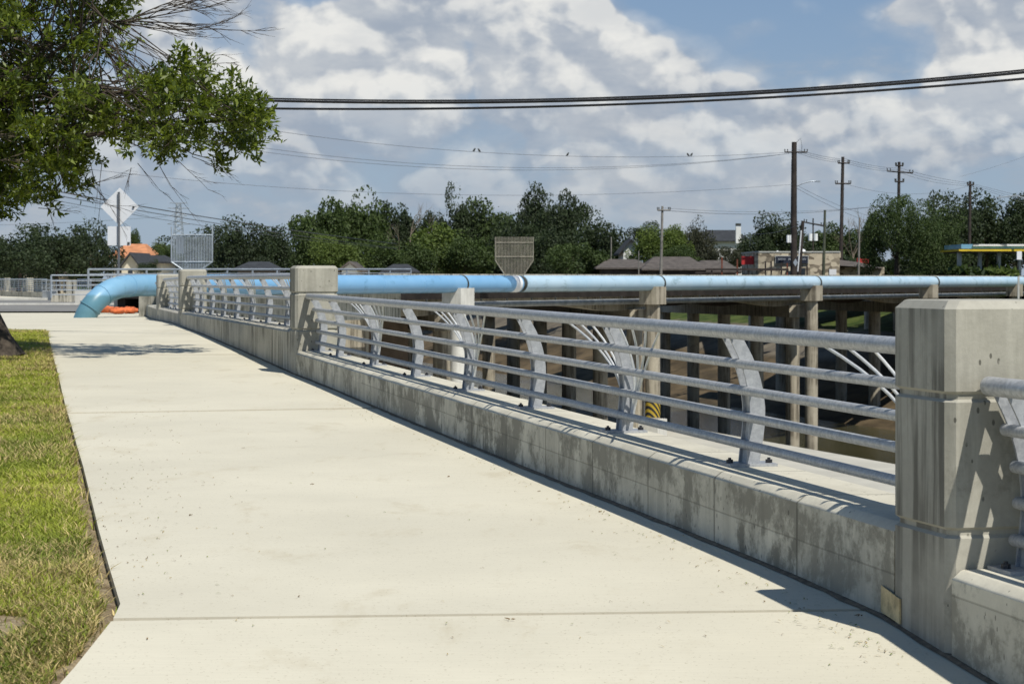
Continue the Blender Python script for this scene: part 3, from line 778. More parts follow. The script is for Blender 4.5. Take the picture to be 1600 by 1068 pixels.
# ------------------------------------------------------------------ road bridge behind the pipe
def bridge():
    e = empty('road_bridge', pipe_pt(716,2,-5.6), 'old concrete road bridge on column bents right behind the blue pipe', 'bridge')
    x0, x1 = 600, 2250
    def strip(n0, n1, z0, z1, mat, name, xa=x0, xb=x1, par=e):
        mb = MB(); mb.hull8([pipe_pt(xa,n0,z0),pipe_pt(xa,n1,z0),pipe_pt(xa,n1,z1),pipe_pt(xa,n0,z1)], [pipe_pt(xb,n0,z0),pipe_pt(xb,n1,z0),pipe_pt(xb,n1,z1),pipe_pt(xb,n0,z1)])
        return build(name, mb, mat, par)
    strip(1.1, 15.0, .62, .86, simple('shaded_stained_deck_edge', (.020,.016,.014), .95, .4, 1.5), 'deck', 648, x1)  # edge colour holds the shade below the pipe as well as stains
    strip(1.35, 1.6, .865, 1.60, M['wall_far'], 'parapet', 648, x1)
    strip(14.5, 14.75, .865, 1.61, M['old'], 'parapet', 880, x1)
    # haunched girders: deep over the bents, thin at mid-span
    bents = [716, 1020, 1268, 1451, 1585, 1720, 1800]
    Ys = [177800/(2800-b) for b in bents]
    def zlow(Y):
        t = [abs(Y-b) for b in Ys]; m = min(t); return .30 - .34*math.exp(-(m/3.2)**2)
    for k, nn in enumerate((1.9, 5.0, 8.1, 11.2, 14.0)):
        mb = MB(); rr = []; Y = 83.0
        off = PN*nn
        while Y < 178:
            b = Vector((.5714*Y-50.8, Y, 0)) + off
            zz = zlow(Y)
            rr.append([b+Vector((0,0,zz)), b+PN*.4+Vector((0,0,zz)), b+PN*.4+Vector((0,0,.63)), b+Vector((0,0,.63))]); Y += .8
        mb.rings(rr); build('girder', mb, M['old'] if k == 0 else M['shaded_dirty'], e)  # inner girders: dirt plus the shade below the deck, put into their colour
    for bi, b in enumerate(bents):
        p = pipe_pt(b, 0, 0)
        a = p + UD*2.2; c = p + UD*28
        ex_ = a + UD*-.4; 
        mb = MB(); mb.hull8([Vector((q.x,q.y,-.62)) for q in (ex_-VD*.45, ex_+VD*.45, c+VD*.45, c-VD*.45)], [Vector((q.x,q.y,.02)) for q in (ex_-VD*.45, ex_+VD*.45, c+VD*.45, c-VD*.45)])
        cap = build('bent_cap', mb, M['old'], e)
        for k in (2.4, 7.2, 12.0, 16.8, 21.6, 26.4):
            q = p + UD*k; v = q.x*.958+q.y*.287
            zb_ = -8.2 if 38 < v < 60 else (-5.9 if v > 25 and v < 39 else (-4.2 if v < 26 else min(-.9, -8.2 + max(0,(v-58))*.36 - .3)))
            mb = MB(); mb.tube([(q.x,q.y,-.60),(q.x,q.y,zb_)], .36, 18); build('column', mb, M['old'], e, smooth=True)
    # hanging utility conduit with hangers
    mb = MB(); mb.tube([pipe_pt(650,.95,.40), pipe_pt(x1,.95,.40)], .125, 12); con = build('conduit', mb, simple('grey_conduit',(.24,.25,.25),.5,.3,2.5,.3), e, smooth=True)
    x = 655; h0 = None
    while x < 1600:
        q = pipe_pt(x,.95,.52)
        if h0 is None:
            mb = MB(); mb.box(q, (.06,.05,.24), PD); h0 = build('hanger', mb, M['band'], e); q0 = q
        else: c = h0.copy(); C.objects.link(c); c.parent = e; c.location = q-q0
        x += 2.0*(2800-x)**2/(177800*1.15)
    # abutment: light edge beam, recessed dark wall, stepped wing
    strip(.55, 1.3, -.06, .87, M['wall_far'], 'abutment_beam', 268, 646)
    strip(.8, 1.3, -2.5, -.065, M['wall_far'], 'wing_wall', 268, 527)
    strip(3.6, 4.0, -5.5, .6, simple('muddy_bank_wall', (.13,.095,.065), .95, .35, .8), 'back_wall', 500, 760)
    strip(2.6, 3.6, -2.4, .60, M['old'], 'abutment_column', 628, 668)
    return e
bridge()

# far pedestrian railings on the bridge approach
def far_rail(name, a, b, z_top, zs, sp, label, mat=None, curb=None, rr=.035, post_w=.07, lean=0):
    mat = mat or M['farsteel']
    a = Vector(a); b = Vector(b); d = (b-a); L_ = d.length; d.normalize()
    e = empty(name, (a.x,a.y,gz(a.y)), label, 'railing', 'far galvanised railings')
    for i, z in enumerate(zs):
        mb = MB(); mb.tube([a+Vector((0,0,z_top[0]+z)), b+Vector((0,0,z_top[1]+z))], rr if i == 0 else rr*.6, 8); build('top_rail' if i == 0 else 'rail', mb, mat, e, smooth=True)
    n = max(1, int(L_/sp)); zl = zs[-1]-.12; first = None
    for i in range(n+1):
        p = a + d*L_*i/n; zt = z_top[0]+(z_top[1]-z_top[0])*i/n
        if first is None:
            mb = MB(); mb.box((p.x,p.y,zt+zl/2), (post_w,.03,-zl), d); first = build('post', mb, mat, e); p0 = p; zt0 = zt
        else:
            c = first.copy(); C.objects.link(c); c.parent = e; c.location = (p.x-p0.x, p.y-p0.y, zt-zt0)
    return e
def flat(v): return Vector((v.x, v.y, 0))
far_rail('bridge_railing', flat(px(138,421,76)), flat(px(642,421,92)), (1.73,1.80), (0,-.16,-.34,-.52), 1.4, 'tall pale railing whose top line runs just above the blue pipe')
far_rail('bridge_railing', flat(px(80,430,98)), flat(px(420,430,104)), (1.56,1.56), (0,-.25,-.45,-.65,-.85), 2.2, 'lower far railing beside the white sign post, left of the pipe')
# left far bridge: wall with railing, end block, pillars
def far_wall():
    a = flat(px(-60,460,172)); b = flat(px(68,467,142))
    d = (b-a).normalized(); n = Vector((-d.y,d.x,0))
    mb = MB(); mb.hull8([a+Vector((0,0,-.1)), a+n*.4+Vector((0,0,-.1)), a+n*.4+Vector((0,0,.50)), a+Vector((0,0,.50))], [b+Vector((0,0,-.1)), b+n*.4+Vector((0,0,-.1)), b+n*.4+Vector((0,0,.56)), b+Vector((0,0,.56))])
    tag(build('parapet_wall', mb, M['wall_far'], base=(a.x,a.y,.1)), 'low concrete wall on the far side of the street at the left edge', 'wall')
    a2 = a+n*.2; b2 = b+n*.2
    far_rail('bridge_railing', a2, b2, (1.38,1.36), (0,-.14,-.28,-.42,-.56,-.7), 1.6, 'curved-post railing on the low wall across the street, far left', rr=.045)
    for i, (x, Y) in enumerate(((11,165),(46,150))):
        p = flat(px(x,450,Y)); mb = MB(); mb.box((p.x,p.y,.72),(.45,.45,1.5), d)
        tag(build('concrete_post', mb, M['wall_far'], base=(p.x,p.y,0)), ['small concrete post in the far left wall, nearest the left edge','small concrete post in the far left wall, right of its twin'][i], 'post')
    far_rail('bridge_railing', flat(px(66,437,140)), flat(px(106,437,128)), (1.32,1.33), (0,-.25,-.5), 1.6, 'short railing between the far wall and the far pillar')
    mb = MB(); A = px(66,472,128); 
    q = [flat(px(66,0,129)), flat(px(88,0,127)), flat(px(90,0,129)), flat(px(68,0,131))]
    mb.hull8([v+Vector((0,0,.1)) for v in q], [v+Vector((0,0,.72)) for v in q])
    tag(build('concrete_barrier', mb, M['block'], base=(A.x,A.y,.1)), 'whitish concrete barrier end block on the far side of the street', 'barrier')
    for i, (x, w, zt) in enumerate(((109,.30,1.36),(118,.18,1.36))):
        p = flat(px(x,0,124)); mb = MB(); mb.box((p.x,p.y,zt/2+.05),(w,.4,zt-.1))
        tag(build('concrete_post', mb, M['pillar_face'], base=(p.x,p.y,.1)), ['far concrete pillar at the start of the bridge railing','narrow post close beside the far concrete pillar'][i], 'post')
    p = flat(px(131,0,110)); mb = MB(); mb.box((p.x,p.y,.52),(.75,.6,.7)); tag(build('concrete_block', mb, M['block'], base=(p.x,p.y,.2)), 'pale concrete block just left of the pipe bend', 'block')
    p = flat(px(98,0,118)); mb = MB(); mb.box((p.x,p.y,.36),(1.1,.6,.5)); tag(build('concrete_block', mb, M['wall_far'], base=(p.x,p.y,.2)), 'low grey concrete block below the far pillar', 'block')
    far_rail('bridge_railing', flat(px(121,437,122)), flat(px(142,437,118)), (1.36,1.36), (0,-.18,-.36,-.54), .7, 'short dense railing piece right of the far pillar')
    # wall behind the pipe foot
    q = [flat(px(178,0,96)), flat(px(240,0,90)), flat(px(242,0,92)), flat(px(180,0,98))]
    mb = MB(); mb.hull8([v+Vector((0,0,.1)) for v in q], [v+Vector((0,0,.75)) for v in q]); tag(build('concrete_block', mb, M['wall_far'], base=(q[0].x,q[0].y,.2)), 'grey concrete wall piece seen under the pipe bend', 'wall')
far_wall()

# road sign seen from behind
def sign():
    Y = 102; p = px(186,478,Y); s = Y/F
    e = empty('road_sign', (p.x,p.y,.18), 'back of a white diamond road sign above a white square plate on one post', 'sign')
    mb = MB(); mb.tube([(p.x,p.y-.06,.18),(p.x,p.y-.06,px(186,300,Y).z)], .055, 8); build('post', mb, simple('grey_sign_post',(.15,.16,.17),.5,.2,3,.4), e)
    mb = MB(); c = px(187,323,Y); r = 30.0*s; c.y += .02
    mb.prism([c+Vector((0,0,r)), c+Vector((r,0,0)), c+Vector((0,0,-r)), c+Vector((-r,0,0))], (0,.02,0)); build('diamond_plate', mb, M['signback'], e)
    mb = MB(); mb.box(px(186,368.5,Y)+Vector((0,.03,0)), (36*s,.02,30*s)); build('square_plate', mb, M['signback'], e)
    mb = MB(); q = px(208.5,323.5,Y)+Vector((0,-.01,0)); mb.tube([q-Vector((0,.03,0)), q+Vector((0,.02,0))], .05, 10); build('bolt', mb, M['band'], e)
    mb = MB(); q = px(201,380,Y); mb.box(q+Vector((0,-.02,0)), (.1,.03,.1)); build('bracket', mb, M['band'], e)
sign()
# sandbags
for i, (x, y, Y, w, a) in enumerate(((168,483,80,.55,.2),(184,487.5,77,.6,-.1),(202,486,78,.6,.15))):
    p = px(x,y,Y); p.z = gz(Y)+.02; mb = MB(); rr = []
    rng = random.Random(i)
    for k in range(9):
        t = k/8; rad = .165*math.sin(math.pi*(.08+.84*t))**.6*(1+.12*math.sin(k*2.1+i)); rr.append([Vector((p.x+(t-.5)*w, p.y+math.cos(q)*rad*1.3+a*(t-.5)*.3, p.z+.10+math.sin(q)*rad*.78+rng.uniform(-.01,.01))) for q in [2*math.pi*j/12 for j in range(12)]])
    mb.rings(rr)
    tag(build('sandbag', mb, M['orange'], base=(p.x,p.y,p.z), smooth=True, auto=80), ['orange sandbag lying leftmost behind the pipe foot','middle orange sandbag of the three behind the pipe','orange sandbag lying rightmost, nearest the parapet wall'][i], 'sandbag', 'orange sandbags behind the pipe')

# fan guards on the pipe
def guard(x0, x1, yt, yb, Y, taper, label, sheet=False):
    s = Y/F; e = empty('pipe_guard', px((x0+x1)/2, yb, Y), label, 'guard', 'barred climbing guards on the blue pipe')
    ax = Vector((1,.12,0)).normalized()
    def P_(x, y, d=0): v = px(x, y, Y); return v + Vector((0,d,0))
    steel = M['farsteel'] if sheet else simple('tan_weathered_steel', (.27,.25,.20), .6, .2, 3, .3)
    n = 26
    mb = MB()
    for i in range(n+1):
        x = x0 + (x1-x0)*i/n; t = abs(i/n-.5)*2
        yl = yb - max(0, t-.45)/.55*taper
        mb.tube([P_(x,yt), P_(x,yl)], .015, 5)
    o = build('bars', mb, steel, e)
    mb = MB()
    ym = yb-taper; c0, c1 = x0+(x1-x0)*.27, x1-(x1-x0)*.27
    mb.tube([P_(x0,yt-(12 if sheet else 0),-.02),P_(x0,ym,-.02),P_(c0,yb,-.02)], .024, 6); mb.tube([P_(x1,yt-(14 if sheet else 0),-.02),P_(x1,ym,-.02),P_(c1,yb,-.02)], .024, 6)
    for y in ((yt+1, ym) if sheet else (yt+9, yt+31)): mb.tube([P_(x0,y,-.02),P_(x1,y,-.02)], .020, 6)
    build('frame', mb, steel, e)
    if sheet:
        mb = MB(); mb.box(P_(281,383,.05), (13*s,.01,26*s)); build('notice', mb, M['signback'], e)
guard(268, 332, 366, 421, 71.5, 12, 'tall galvanised barred guard with a white sheet, above the third pillar', True)
guard(774, 833, 370, 431, 88, 24, 'tan barred guard tapering down to the pipe, at its colour change')

# ------------------------------------------------------------------ trees: far
def crown_arrays(seed, n=5200, lobes=15, size=.062, flat=.8):
    rng = np.random.default_rng(seed)
    c = rng.normal(size=(lobes,3)); c /= np.linalg.norm(c,axis=1)[:,None]; c *= (.20+.56*rng.random(lobes)**.55)[:,None]
    c[:,2] = np.where(c[:,2] < -.25, -c[:,2]*.6, c[:,2])
    r = .20+.16*rng.random(lobes)
    k = rng.integers(0, lobes, n); d = rng.normal(size=(n,3)); d /= np.linalg.norm(d,axis=1)[:,None]
    rad = r[k]*(.45+.62*rng.random(n)**.45)
    # knobbly sub-clumps
    kk = rng.integers(0, 9, n); sub = rng.normal(size=(lobes,9,3)); sub /= np.linalg.norm(sub,axis=2)[:,:,None]
    d = d + sub[k,kk]*1.1; d /= np.linalg.norm(d,axis=1)[:,None]
    P = c[k] + d*rad[:,None]
    a = rng.normal(size=(n,3)); a /= np.linalg.norm(a,axis=1)[:,None]; b = np.cross(a, rng.normal(size=(n,3))); b /= np.linalg.norm(b,axis=1)[:,None]
    s = (size*(.35+.75*rng.random(n)))[:,None]*.5
    V = np.stack([P-a*s-b*s*.6, P+a*s-b*s*.5, P+a*s*.8+b*s*.7, P-a*s*.7+b*s*.6], 1)
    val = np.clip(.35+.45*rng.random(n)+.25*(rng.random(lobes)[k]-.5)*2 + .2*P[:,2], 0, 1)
    col = np.ones((n,4,4)); col[:,:,0] = val[:,None]
    V = V.reshape(-1,3); lo = np.percentile(V,1.2,axis=0); hi = np.percentile(V,98.8,axis=0); V = (V-(lo+hi)/2)/((hi-lo)/2)
    return V, np.arange(n*4).reshape(n,4), col.reshape(-1,4)
_crowns = {}
def crown_mesh(seed, mat, dense=1.0):
    key = (seed, mat, dense)
    if key not in _crowns:
        V, Fa, col = crown_arrays(seed, int(10000*dense), 24+seed % 8, .062/math.sqrt(dense)*.95)
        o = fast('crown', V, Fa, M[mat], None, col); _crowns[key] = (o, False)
    o, used = _crowns[key]
    if not used: _crowns[key] = (o, True); return o
    c = o.copy(); C.objects.link(c); return c
NTREE = 0
def tree(x, ytop, hw, Y, mat, label, ybot=None, group=None, name='tree', dense=1.0, depth=1.0):
    global NTREE
    NTREE += 1; rng = random.Random(NTREE*7+1)
    s = Y/F; base = px(x, 435, Y); gzv = .15; e = empty(name, (base.x, Y, gzv), label, 'tree', group)
    ztop = EZ + (HY-ytop)*s; zbot = EZ + (HY-(ybot or 428))*s
    cz = zbot + (ztop-zbot)*.5
    c = crown_mesh(NTREE % 7, mat, dense); c.parent = e
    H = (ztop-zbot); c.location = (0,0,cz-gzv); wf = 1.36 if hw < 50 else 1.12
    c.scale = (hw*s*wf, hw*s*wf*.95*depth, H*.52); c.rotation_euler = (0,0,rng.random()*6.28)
    
    mb = MB(); tr = max(.15, hw*s*.05); P = [Vector((base.x,Y,gzv-.1)), Vector((base.x+rng.uniform(-.2,.2),Y,gzv+(cz-gzv)*.5)), Vector((base.x+rng.uniform(-.4,.4),Y,cz+H*.15))]
    mb.tube(P, [tr*1.3,tr,tr*.35], 7)
    for k in range(5):
        a = rng.random()*6.28; q = P[1]+Vector((math.cos(a)*hw*s*.5, math.sin(a)*hw*s*.5, H*(.15+.35*rng.random()))); mb.tube([P[1].lerp(P[2],.1+k*.12), P[1].lerp(q,.6)+Vector((0,0,.2)), q], [tr*.5,tr*.35,tr*.12], 5)
    build('trunk', mb, M['bark'], e)
    return e
G1 = 'trees beyond the channel'
TR = [
 # left block (across the street)
 (28,362,52,176,'t_dark','dark rounded tree at the left edge behind the far railing',436),
 (92,358,50,182,'t_dark','dark spreading tree over the cream house on the left',432),
 (146,354,34,190,'t_dark','dark tree directly left of the white square sign plate',430),
 (-30,366,40,186,'t_dark','dark tree cut by the left picture edge',438),
 (208,362,10,262,'t_mid','small green tree peeping out right of the sign post',400),
 (250,380,14,262,'t_light','yellow-green bushy tree behind the orange tiled roof',412),
 (266,386,15,200,'t_mid','low green tree just left of the barred guard',425),
 (232,408,12,168,'t_dark','small dark bush before the gabled house',428),
 (305,360,36,215,'t_dark','dark tree showing through the bars of the left guard',430),
 (374,350,36,205,'t_dark','dark tree right of the left guard with a tufted top',432),
 (424,362,34,214,'t_dark','dark tree standing left of the tall green clump',432),
 # big clump A
 (505,322,42,240,'t_mid','tall dense green tree, left one of the big clump mid left',420),
 (560,320,40,246,'t_mid','tall green tree in the middle of the big clump mid left',420),
 (610,324,34,250,'t_dark','tall darker tree, right one of the big clump mid left',420),
 (478,352,30,222,'t_mid','broad green tree at the left foot of the big clump',434),
 (530,372,30,206,'t_light','light green tree low in front of the big clump',434),
 (585,376,34,210,'t_mid','low green tree above the small white gable',434),
 (684,357,42,220,'t_light','bright rounded tree between the big clump and the tallest trees',432),
 (640,384,28,214,'t_mid','low green tree left of the bright rounded tree',434),
 (728,374,32,216,'t_mid','green tree left of the tan guard',434),
 (676,336,22,262,'t_dark','small distant dark tree peeping over the bright rounded tree',400),
 (724,304,24,256,'t_dark','tall narrow tree with an open top, left of the tallest crown',410),
 (770,320,34,258,'t_mid','wide tree between the narrow tree and the tallest crown',420),
 (800,350,36,226,'t_dark','dark tree directly behind the tan guard',434),
 (838,300,26,252,'t_dark','tallest tree crown, its left half right of the tan guard',410),
 (882,312,32,248,'t_dark','high dark crown right of the tallest tree',420),
 (862,362,36,222,'t_dark','dark tree in front of the tallest crown',434),
 (902,384,36,186,'t_mid','low rounded green tree right of the tan guard',432),
 (943,337,34,236,'t_dark','dark tree left of the white gabled house',426),
 (1006,350,18,240,'t_dark','small dark tree above the white gabled house',392),
 (1022,360,30,202,'t_light','light green tree touching the grey pole',410),
 (1052,356,20,208,'t_light','pale green upright tree right of the grey pole',400),
 (1055,386,28,196,'t_mid','green tree overhanging the brown roof right of the grey pole',420),
 (1088,356,20,224,'t_brown','brownish tree left of the dark roof with the chimney',420),
 (1130,388,24,214,'t_brown','lower brownish tree below the chimney roof',422),
 (1070,372,26,226,'t_brown','brownish tree behind the light green trees',415),
 (1208,340,34,232,'t_dark','dark tree left of the tallest utility pole',414),
 (1180,372,26,226,'t_dark','low dark tree above the red panel',418),
 (1250,370,30,236,'t_dark','dark tree behind the leaning pole',420),
 (1302,356,30,240,'t_mid','green tree behind the bare green pole',420),
 (1340,372,28,240,'t_dark','dark tree left of the big round tree',420),
 (1402,314,52,160,'t_mid','big round tree before the brown-roofed building on the right',424),
 (1455,344,42,164,'t_mid','big low tree joined to the right of the round tree',426),
 (1492,312,34,226,'t_dark','dark tree right of the big round tree',420),
 (1540,310,40,230,'t_dark','dark tree over the left of the yellow canopy',400),
 (1592,312,36,228,'t_dark','dark tree at the right picture edge above the canopy',400),
 (1640,314,36,230,'t_dark','dark tree past the right edge',400),
 (1520,372,48,236,'t_dark','dark tree in the shade beyond the canopy columns',434),
 (1590,372,48,238,'t_dark','dark tree beyond the canopy at the far right',434),
]
for t in TR: tree(t[0], t[1], t[2], t[3], t[4], t[5], t[6], G1, dense=3.2 if t[3] < 170 and t[2] > 30 else 1.0)
def bare_tree(x, yt, Y, label, spread=18, seed=1):
    rng = random.Random(seed); s = Y/F; b = px(x, 430, Y); e = empty('bare_tree', (b.x,Y,.15), label, 'tree')
    mb = MB(); H = (435-yt)*s
    def br(p, d, L_, r, k):
        q = p + d*L_; mb.tube([p, p.lerp(q,.5)+Vector((rng.uniform(-.1,.1),0,.05))*L_*.3, q], [r, r*.8, r*.55], 4, False)
        if k:
            for _ in range(3 if k > 1 else 4):
                nd = (d + Vector((rng.uniform(-.7,.7), rng.uniform(-.5,.5), rng.uniform(-.1,.4)))).normalized(); br(p.lerp(q, rng.uniform(.5,1)), nd, L_*rng.uniform(.55,.8), r*.5, k-1)
    br(Vector((b.x,Y,.1)), Vector((0,0,1)), EZ+H*.45, .14, 4)
    build('branches', mb, M['twig'], e)
bare_tree(640, 345, 236, 'leafless grey tree at the right shoulder of the big clump', seed=4)
bare_tree(1333, 345, 220, 'leafless grey tree left of the big round tree', seed=9)

# hedge mass
def hedge(x0, x1, yt, yb, Y, mat, label, n=5000, seed=3):
    rng = np.random.default_rng(seed); s = Y/F
    X = ((x0+(x1-x0)*rng.random(n))-800)*s; z0 = EZ-(yb-HY)*s; z1 = EZ-(yt-HY)*s
    top = z1 - (z1-z0)*.45*(.5+.5*np.sin(X*1.7+seed)*np.cos(X*.73)); Z = z0 + (top-z0)*rng.random(n)**.8; Yv = Y + rng.random(n)*3
    P = np.c_[X,Yv,Z]; a = rng.normal(size=(n,3)); b = rng.normal(size=(n,3)); k = .16
    V = np.stack([P-a*k-b*k, P+a*k-b*k*.6, P+a*k*.7+b*k], 1)
    col = np.ones((n,3,4)); col[:,:,0] = rng.random(n)[:,None]
    return tag(fast('hedge', V.reshape(-1,3), np.arange(n*3).reshape(n,3), M[mat], None, col.reshape(-1,4)), label, 'hedge')
hedge(440, 960, 404, 434, 236, 't_dark', 'long dark hedge at the foot of the far trees, above the pipe', 16000)
hedge(1300, 1500, 398, 434, 212, 't_dark', 'dark undergrowth seen under the big round tree', 5000, 4)
hedge(-20, 150, 400, 446, 200, 't_dark', 'dark shrubs under the trees at the left', 5000, 5)
hedge(1500, 1535, 420, 432, 150, 't_mid', 'low shrub at the left end of the yellow canopy', 900, 7)
hedge(1550, 1590, 421, 432, 150, 't_light', 'low flowering shrub between the canopy columns', 1000, 8)
hedge(1480, 1500, 405, 432, 166, 't_dark', 'dark shrub left of the canopy', 600, 12)

# ------------------------------------------------------------------ houses
def gable_house(xa, xb, yeave, yridge, ybase, Y, wallm, roofm, label, name='house', depth=10, front=False, wins=(), xr=None):
    "ridge parallel to the picture unless front=True (gable faces the viewer); openings are (x, y, w, h) in pixels"
    s = Y/F; e = empty(name, (((xa+xb)/2-800)*s, Y, .12), label, 'house')
    X = lambda x: (x-800)*s
    Z = lambda y: EZ-(y-HY)*s
    zb = min(Z(ybase), .12) if ybase >= 430 else Z(ybase)
    zb = .1
    mb = MB()
    if front:
        xm = (xa+xb)/2; poly = [Vector((X(xa),Y,zb)),Vector((X(xb),Y,zb)),Vector((X(xb),Y,Z(yeave))),Vector((X(xm),Y,Z(yridge))),Vector((X(xa),Y,Z(yeave)))]
        mb.prism(poly, (0,depth,0)); build('walls', mb, wallm, e)
        mb = MB(); ov = .45; t = .18
        for sx in (-1,1):
            xe = X(xa) if sx < 0 else X(xb); sl = (Z(yridge)-Z(yeave))/abs(X(xm)-xe)
            p0 = Vector((X(xm),Y-ov,Z(yridge)+.03)); p1 = Vector((xe+sx*ov,Y-ov,Z(yeave)-sl*ov+.03))
            mb.hull8([p0,p1,p1+Vector((0,0,t)),p0+Vector((0,0,t))],[q+Vector((0,depth+2*ov,0)) for q in (p0,p1,p1+Vector((0,0,t)),p0+Vector((0,0,t)))])
        build('roof', mb, roofm, e)
    else:
        mb.box(((X(xa)+X(xb))/2, Y+depth/2, (zb+Z(yeave))/2), (X(xb)-X(xa), depth, Z(yeave)-zb)); build('walls', mb, wallm, e)
        mb = MB(); ov = .5; r = xr or ((X(xb)-X(xa))*.18)
        a = [Vector((X(xa)-ov,Y-ov,Z(yeave))),Vector((X(xb)+ov,Y-ov,Z(yeave))),Vector((X(xb)+ov,Y+depth+ov,Z(yeave))),Vector((X(xa)-ov,Y+depth+ov,Z(yeave)))]
        b = [Vector((X(xa)+r,Y+depth*.45,Z(yridge))),Vector((X(xb)-r,Y+depth*.45,Z(yridge))),Vector((X(xb)-r,Y+depth*.55,Z(yridge))),Vector((X(xa)+r,Y+depth*.55,Z(yridge)))]
        mb.hull8([v-Vector((0,0,.12)) for v in a], a); mb.hull8([v+Vector((0,0,.003)) for v in a], b); build('roof', mb, roofm, e)
    for (wx, wy, ww, wh) in wins:
        mb = MB(); mb.box((X(wx),Y-.03,Z(wy)), (ww*s,.08,wh*s)); wo = build('window', mb, M['glass'], e)
    return e
gable_house(36,78,426,412,440,184,M['cream'],M['roofbrown'],'cream house with a porch under the dark trees at left', wins=((47,430,10,8),(63,430,7,8)), depth=8)
gable_house(176,226,401,380,430,250,M['cream'],M['rooftile'],'house with an orange tiled roof behind the sign post', depth=10)
gable_house(190,218,416,398,436,180,M['cream'],M['roofdark'],'dark-roofed house with a cream gable right of the sign post', front=True, depth=9, wins=((204,424,7,6),))
gable_house(214,252,409,398,436,186,M['cream'],M['roofdark'],'low dark-roofed wing with cream wall beside the gabled house', depth=8, wins=((240,420,6,8),))
gable_house(372,420,421,408,436,178,M['roofbrown'],M['roofdark'],'dark house low behind the third pillar', depth=8)
gable_house(534,558,421,412,436,175,M['whitewall'],M['roofbrown'],'small white gable just above the pipe right of the second pillar', front=True, depth=8)
gable_house(604,640,424,412,436,178,M['roofbrown'],M['roofdark'],'low dark roof beyond the railing, mid picture', depth=8)
gable_house(974,998,390,376,430,212,M['whitewall'],M['roofdark'],'white gabled house between the trees left of the grey pole', front=True, depth=10, wins=((987,403,8,8),))
gable_house(940,1010,418,404,436,182,M['roofbrown'],M['roofbrown'],'low brown-roofed house in front of the white gable', depth=9)
gable_house(1012,1100,420,400,436,180,M['roofbrown'],M['roofbrown'],'wide brown-roofed house around the grey pole foot', depth=10)
gable_house(1092,1150,424,406,436,184,M['roofbrown'],M['roofbrown'],'brown-roofed house left of the red panel', depth=9)
h = gable_house(1096,1168,376,358,430,262,M['whitewall'],M['roofdark'],'tall dark-roofed house with a white chimney', depth=10, xr=1.0)
s = 255/F; mb = MB(); c = px(1153.5,362,255); mb.box((c.x,255,EZ+(435-367)*s), (8*s,.6,26*s)); ch = build('chimney', mb, M['whitewall'], h)
mb = MB(); mb.box((c.x,255,EZ+(435-351)*s), (8*s,.65,4*s)); build('chimney_cap', mb, M['band'], h)
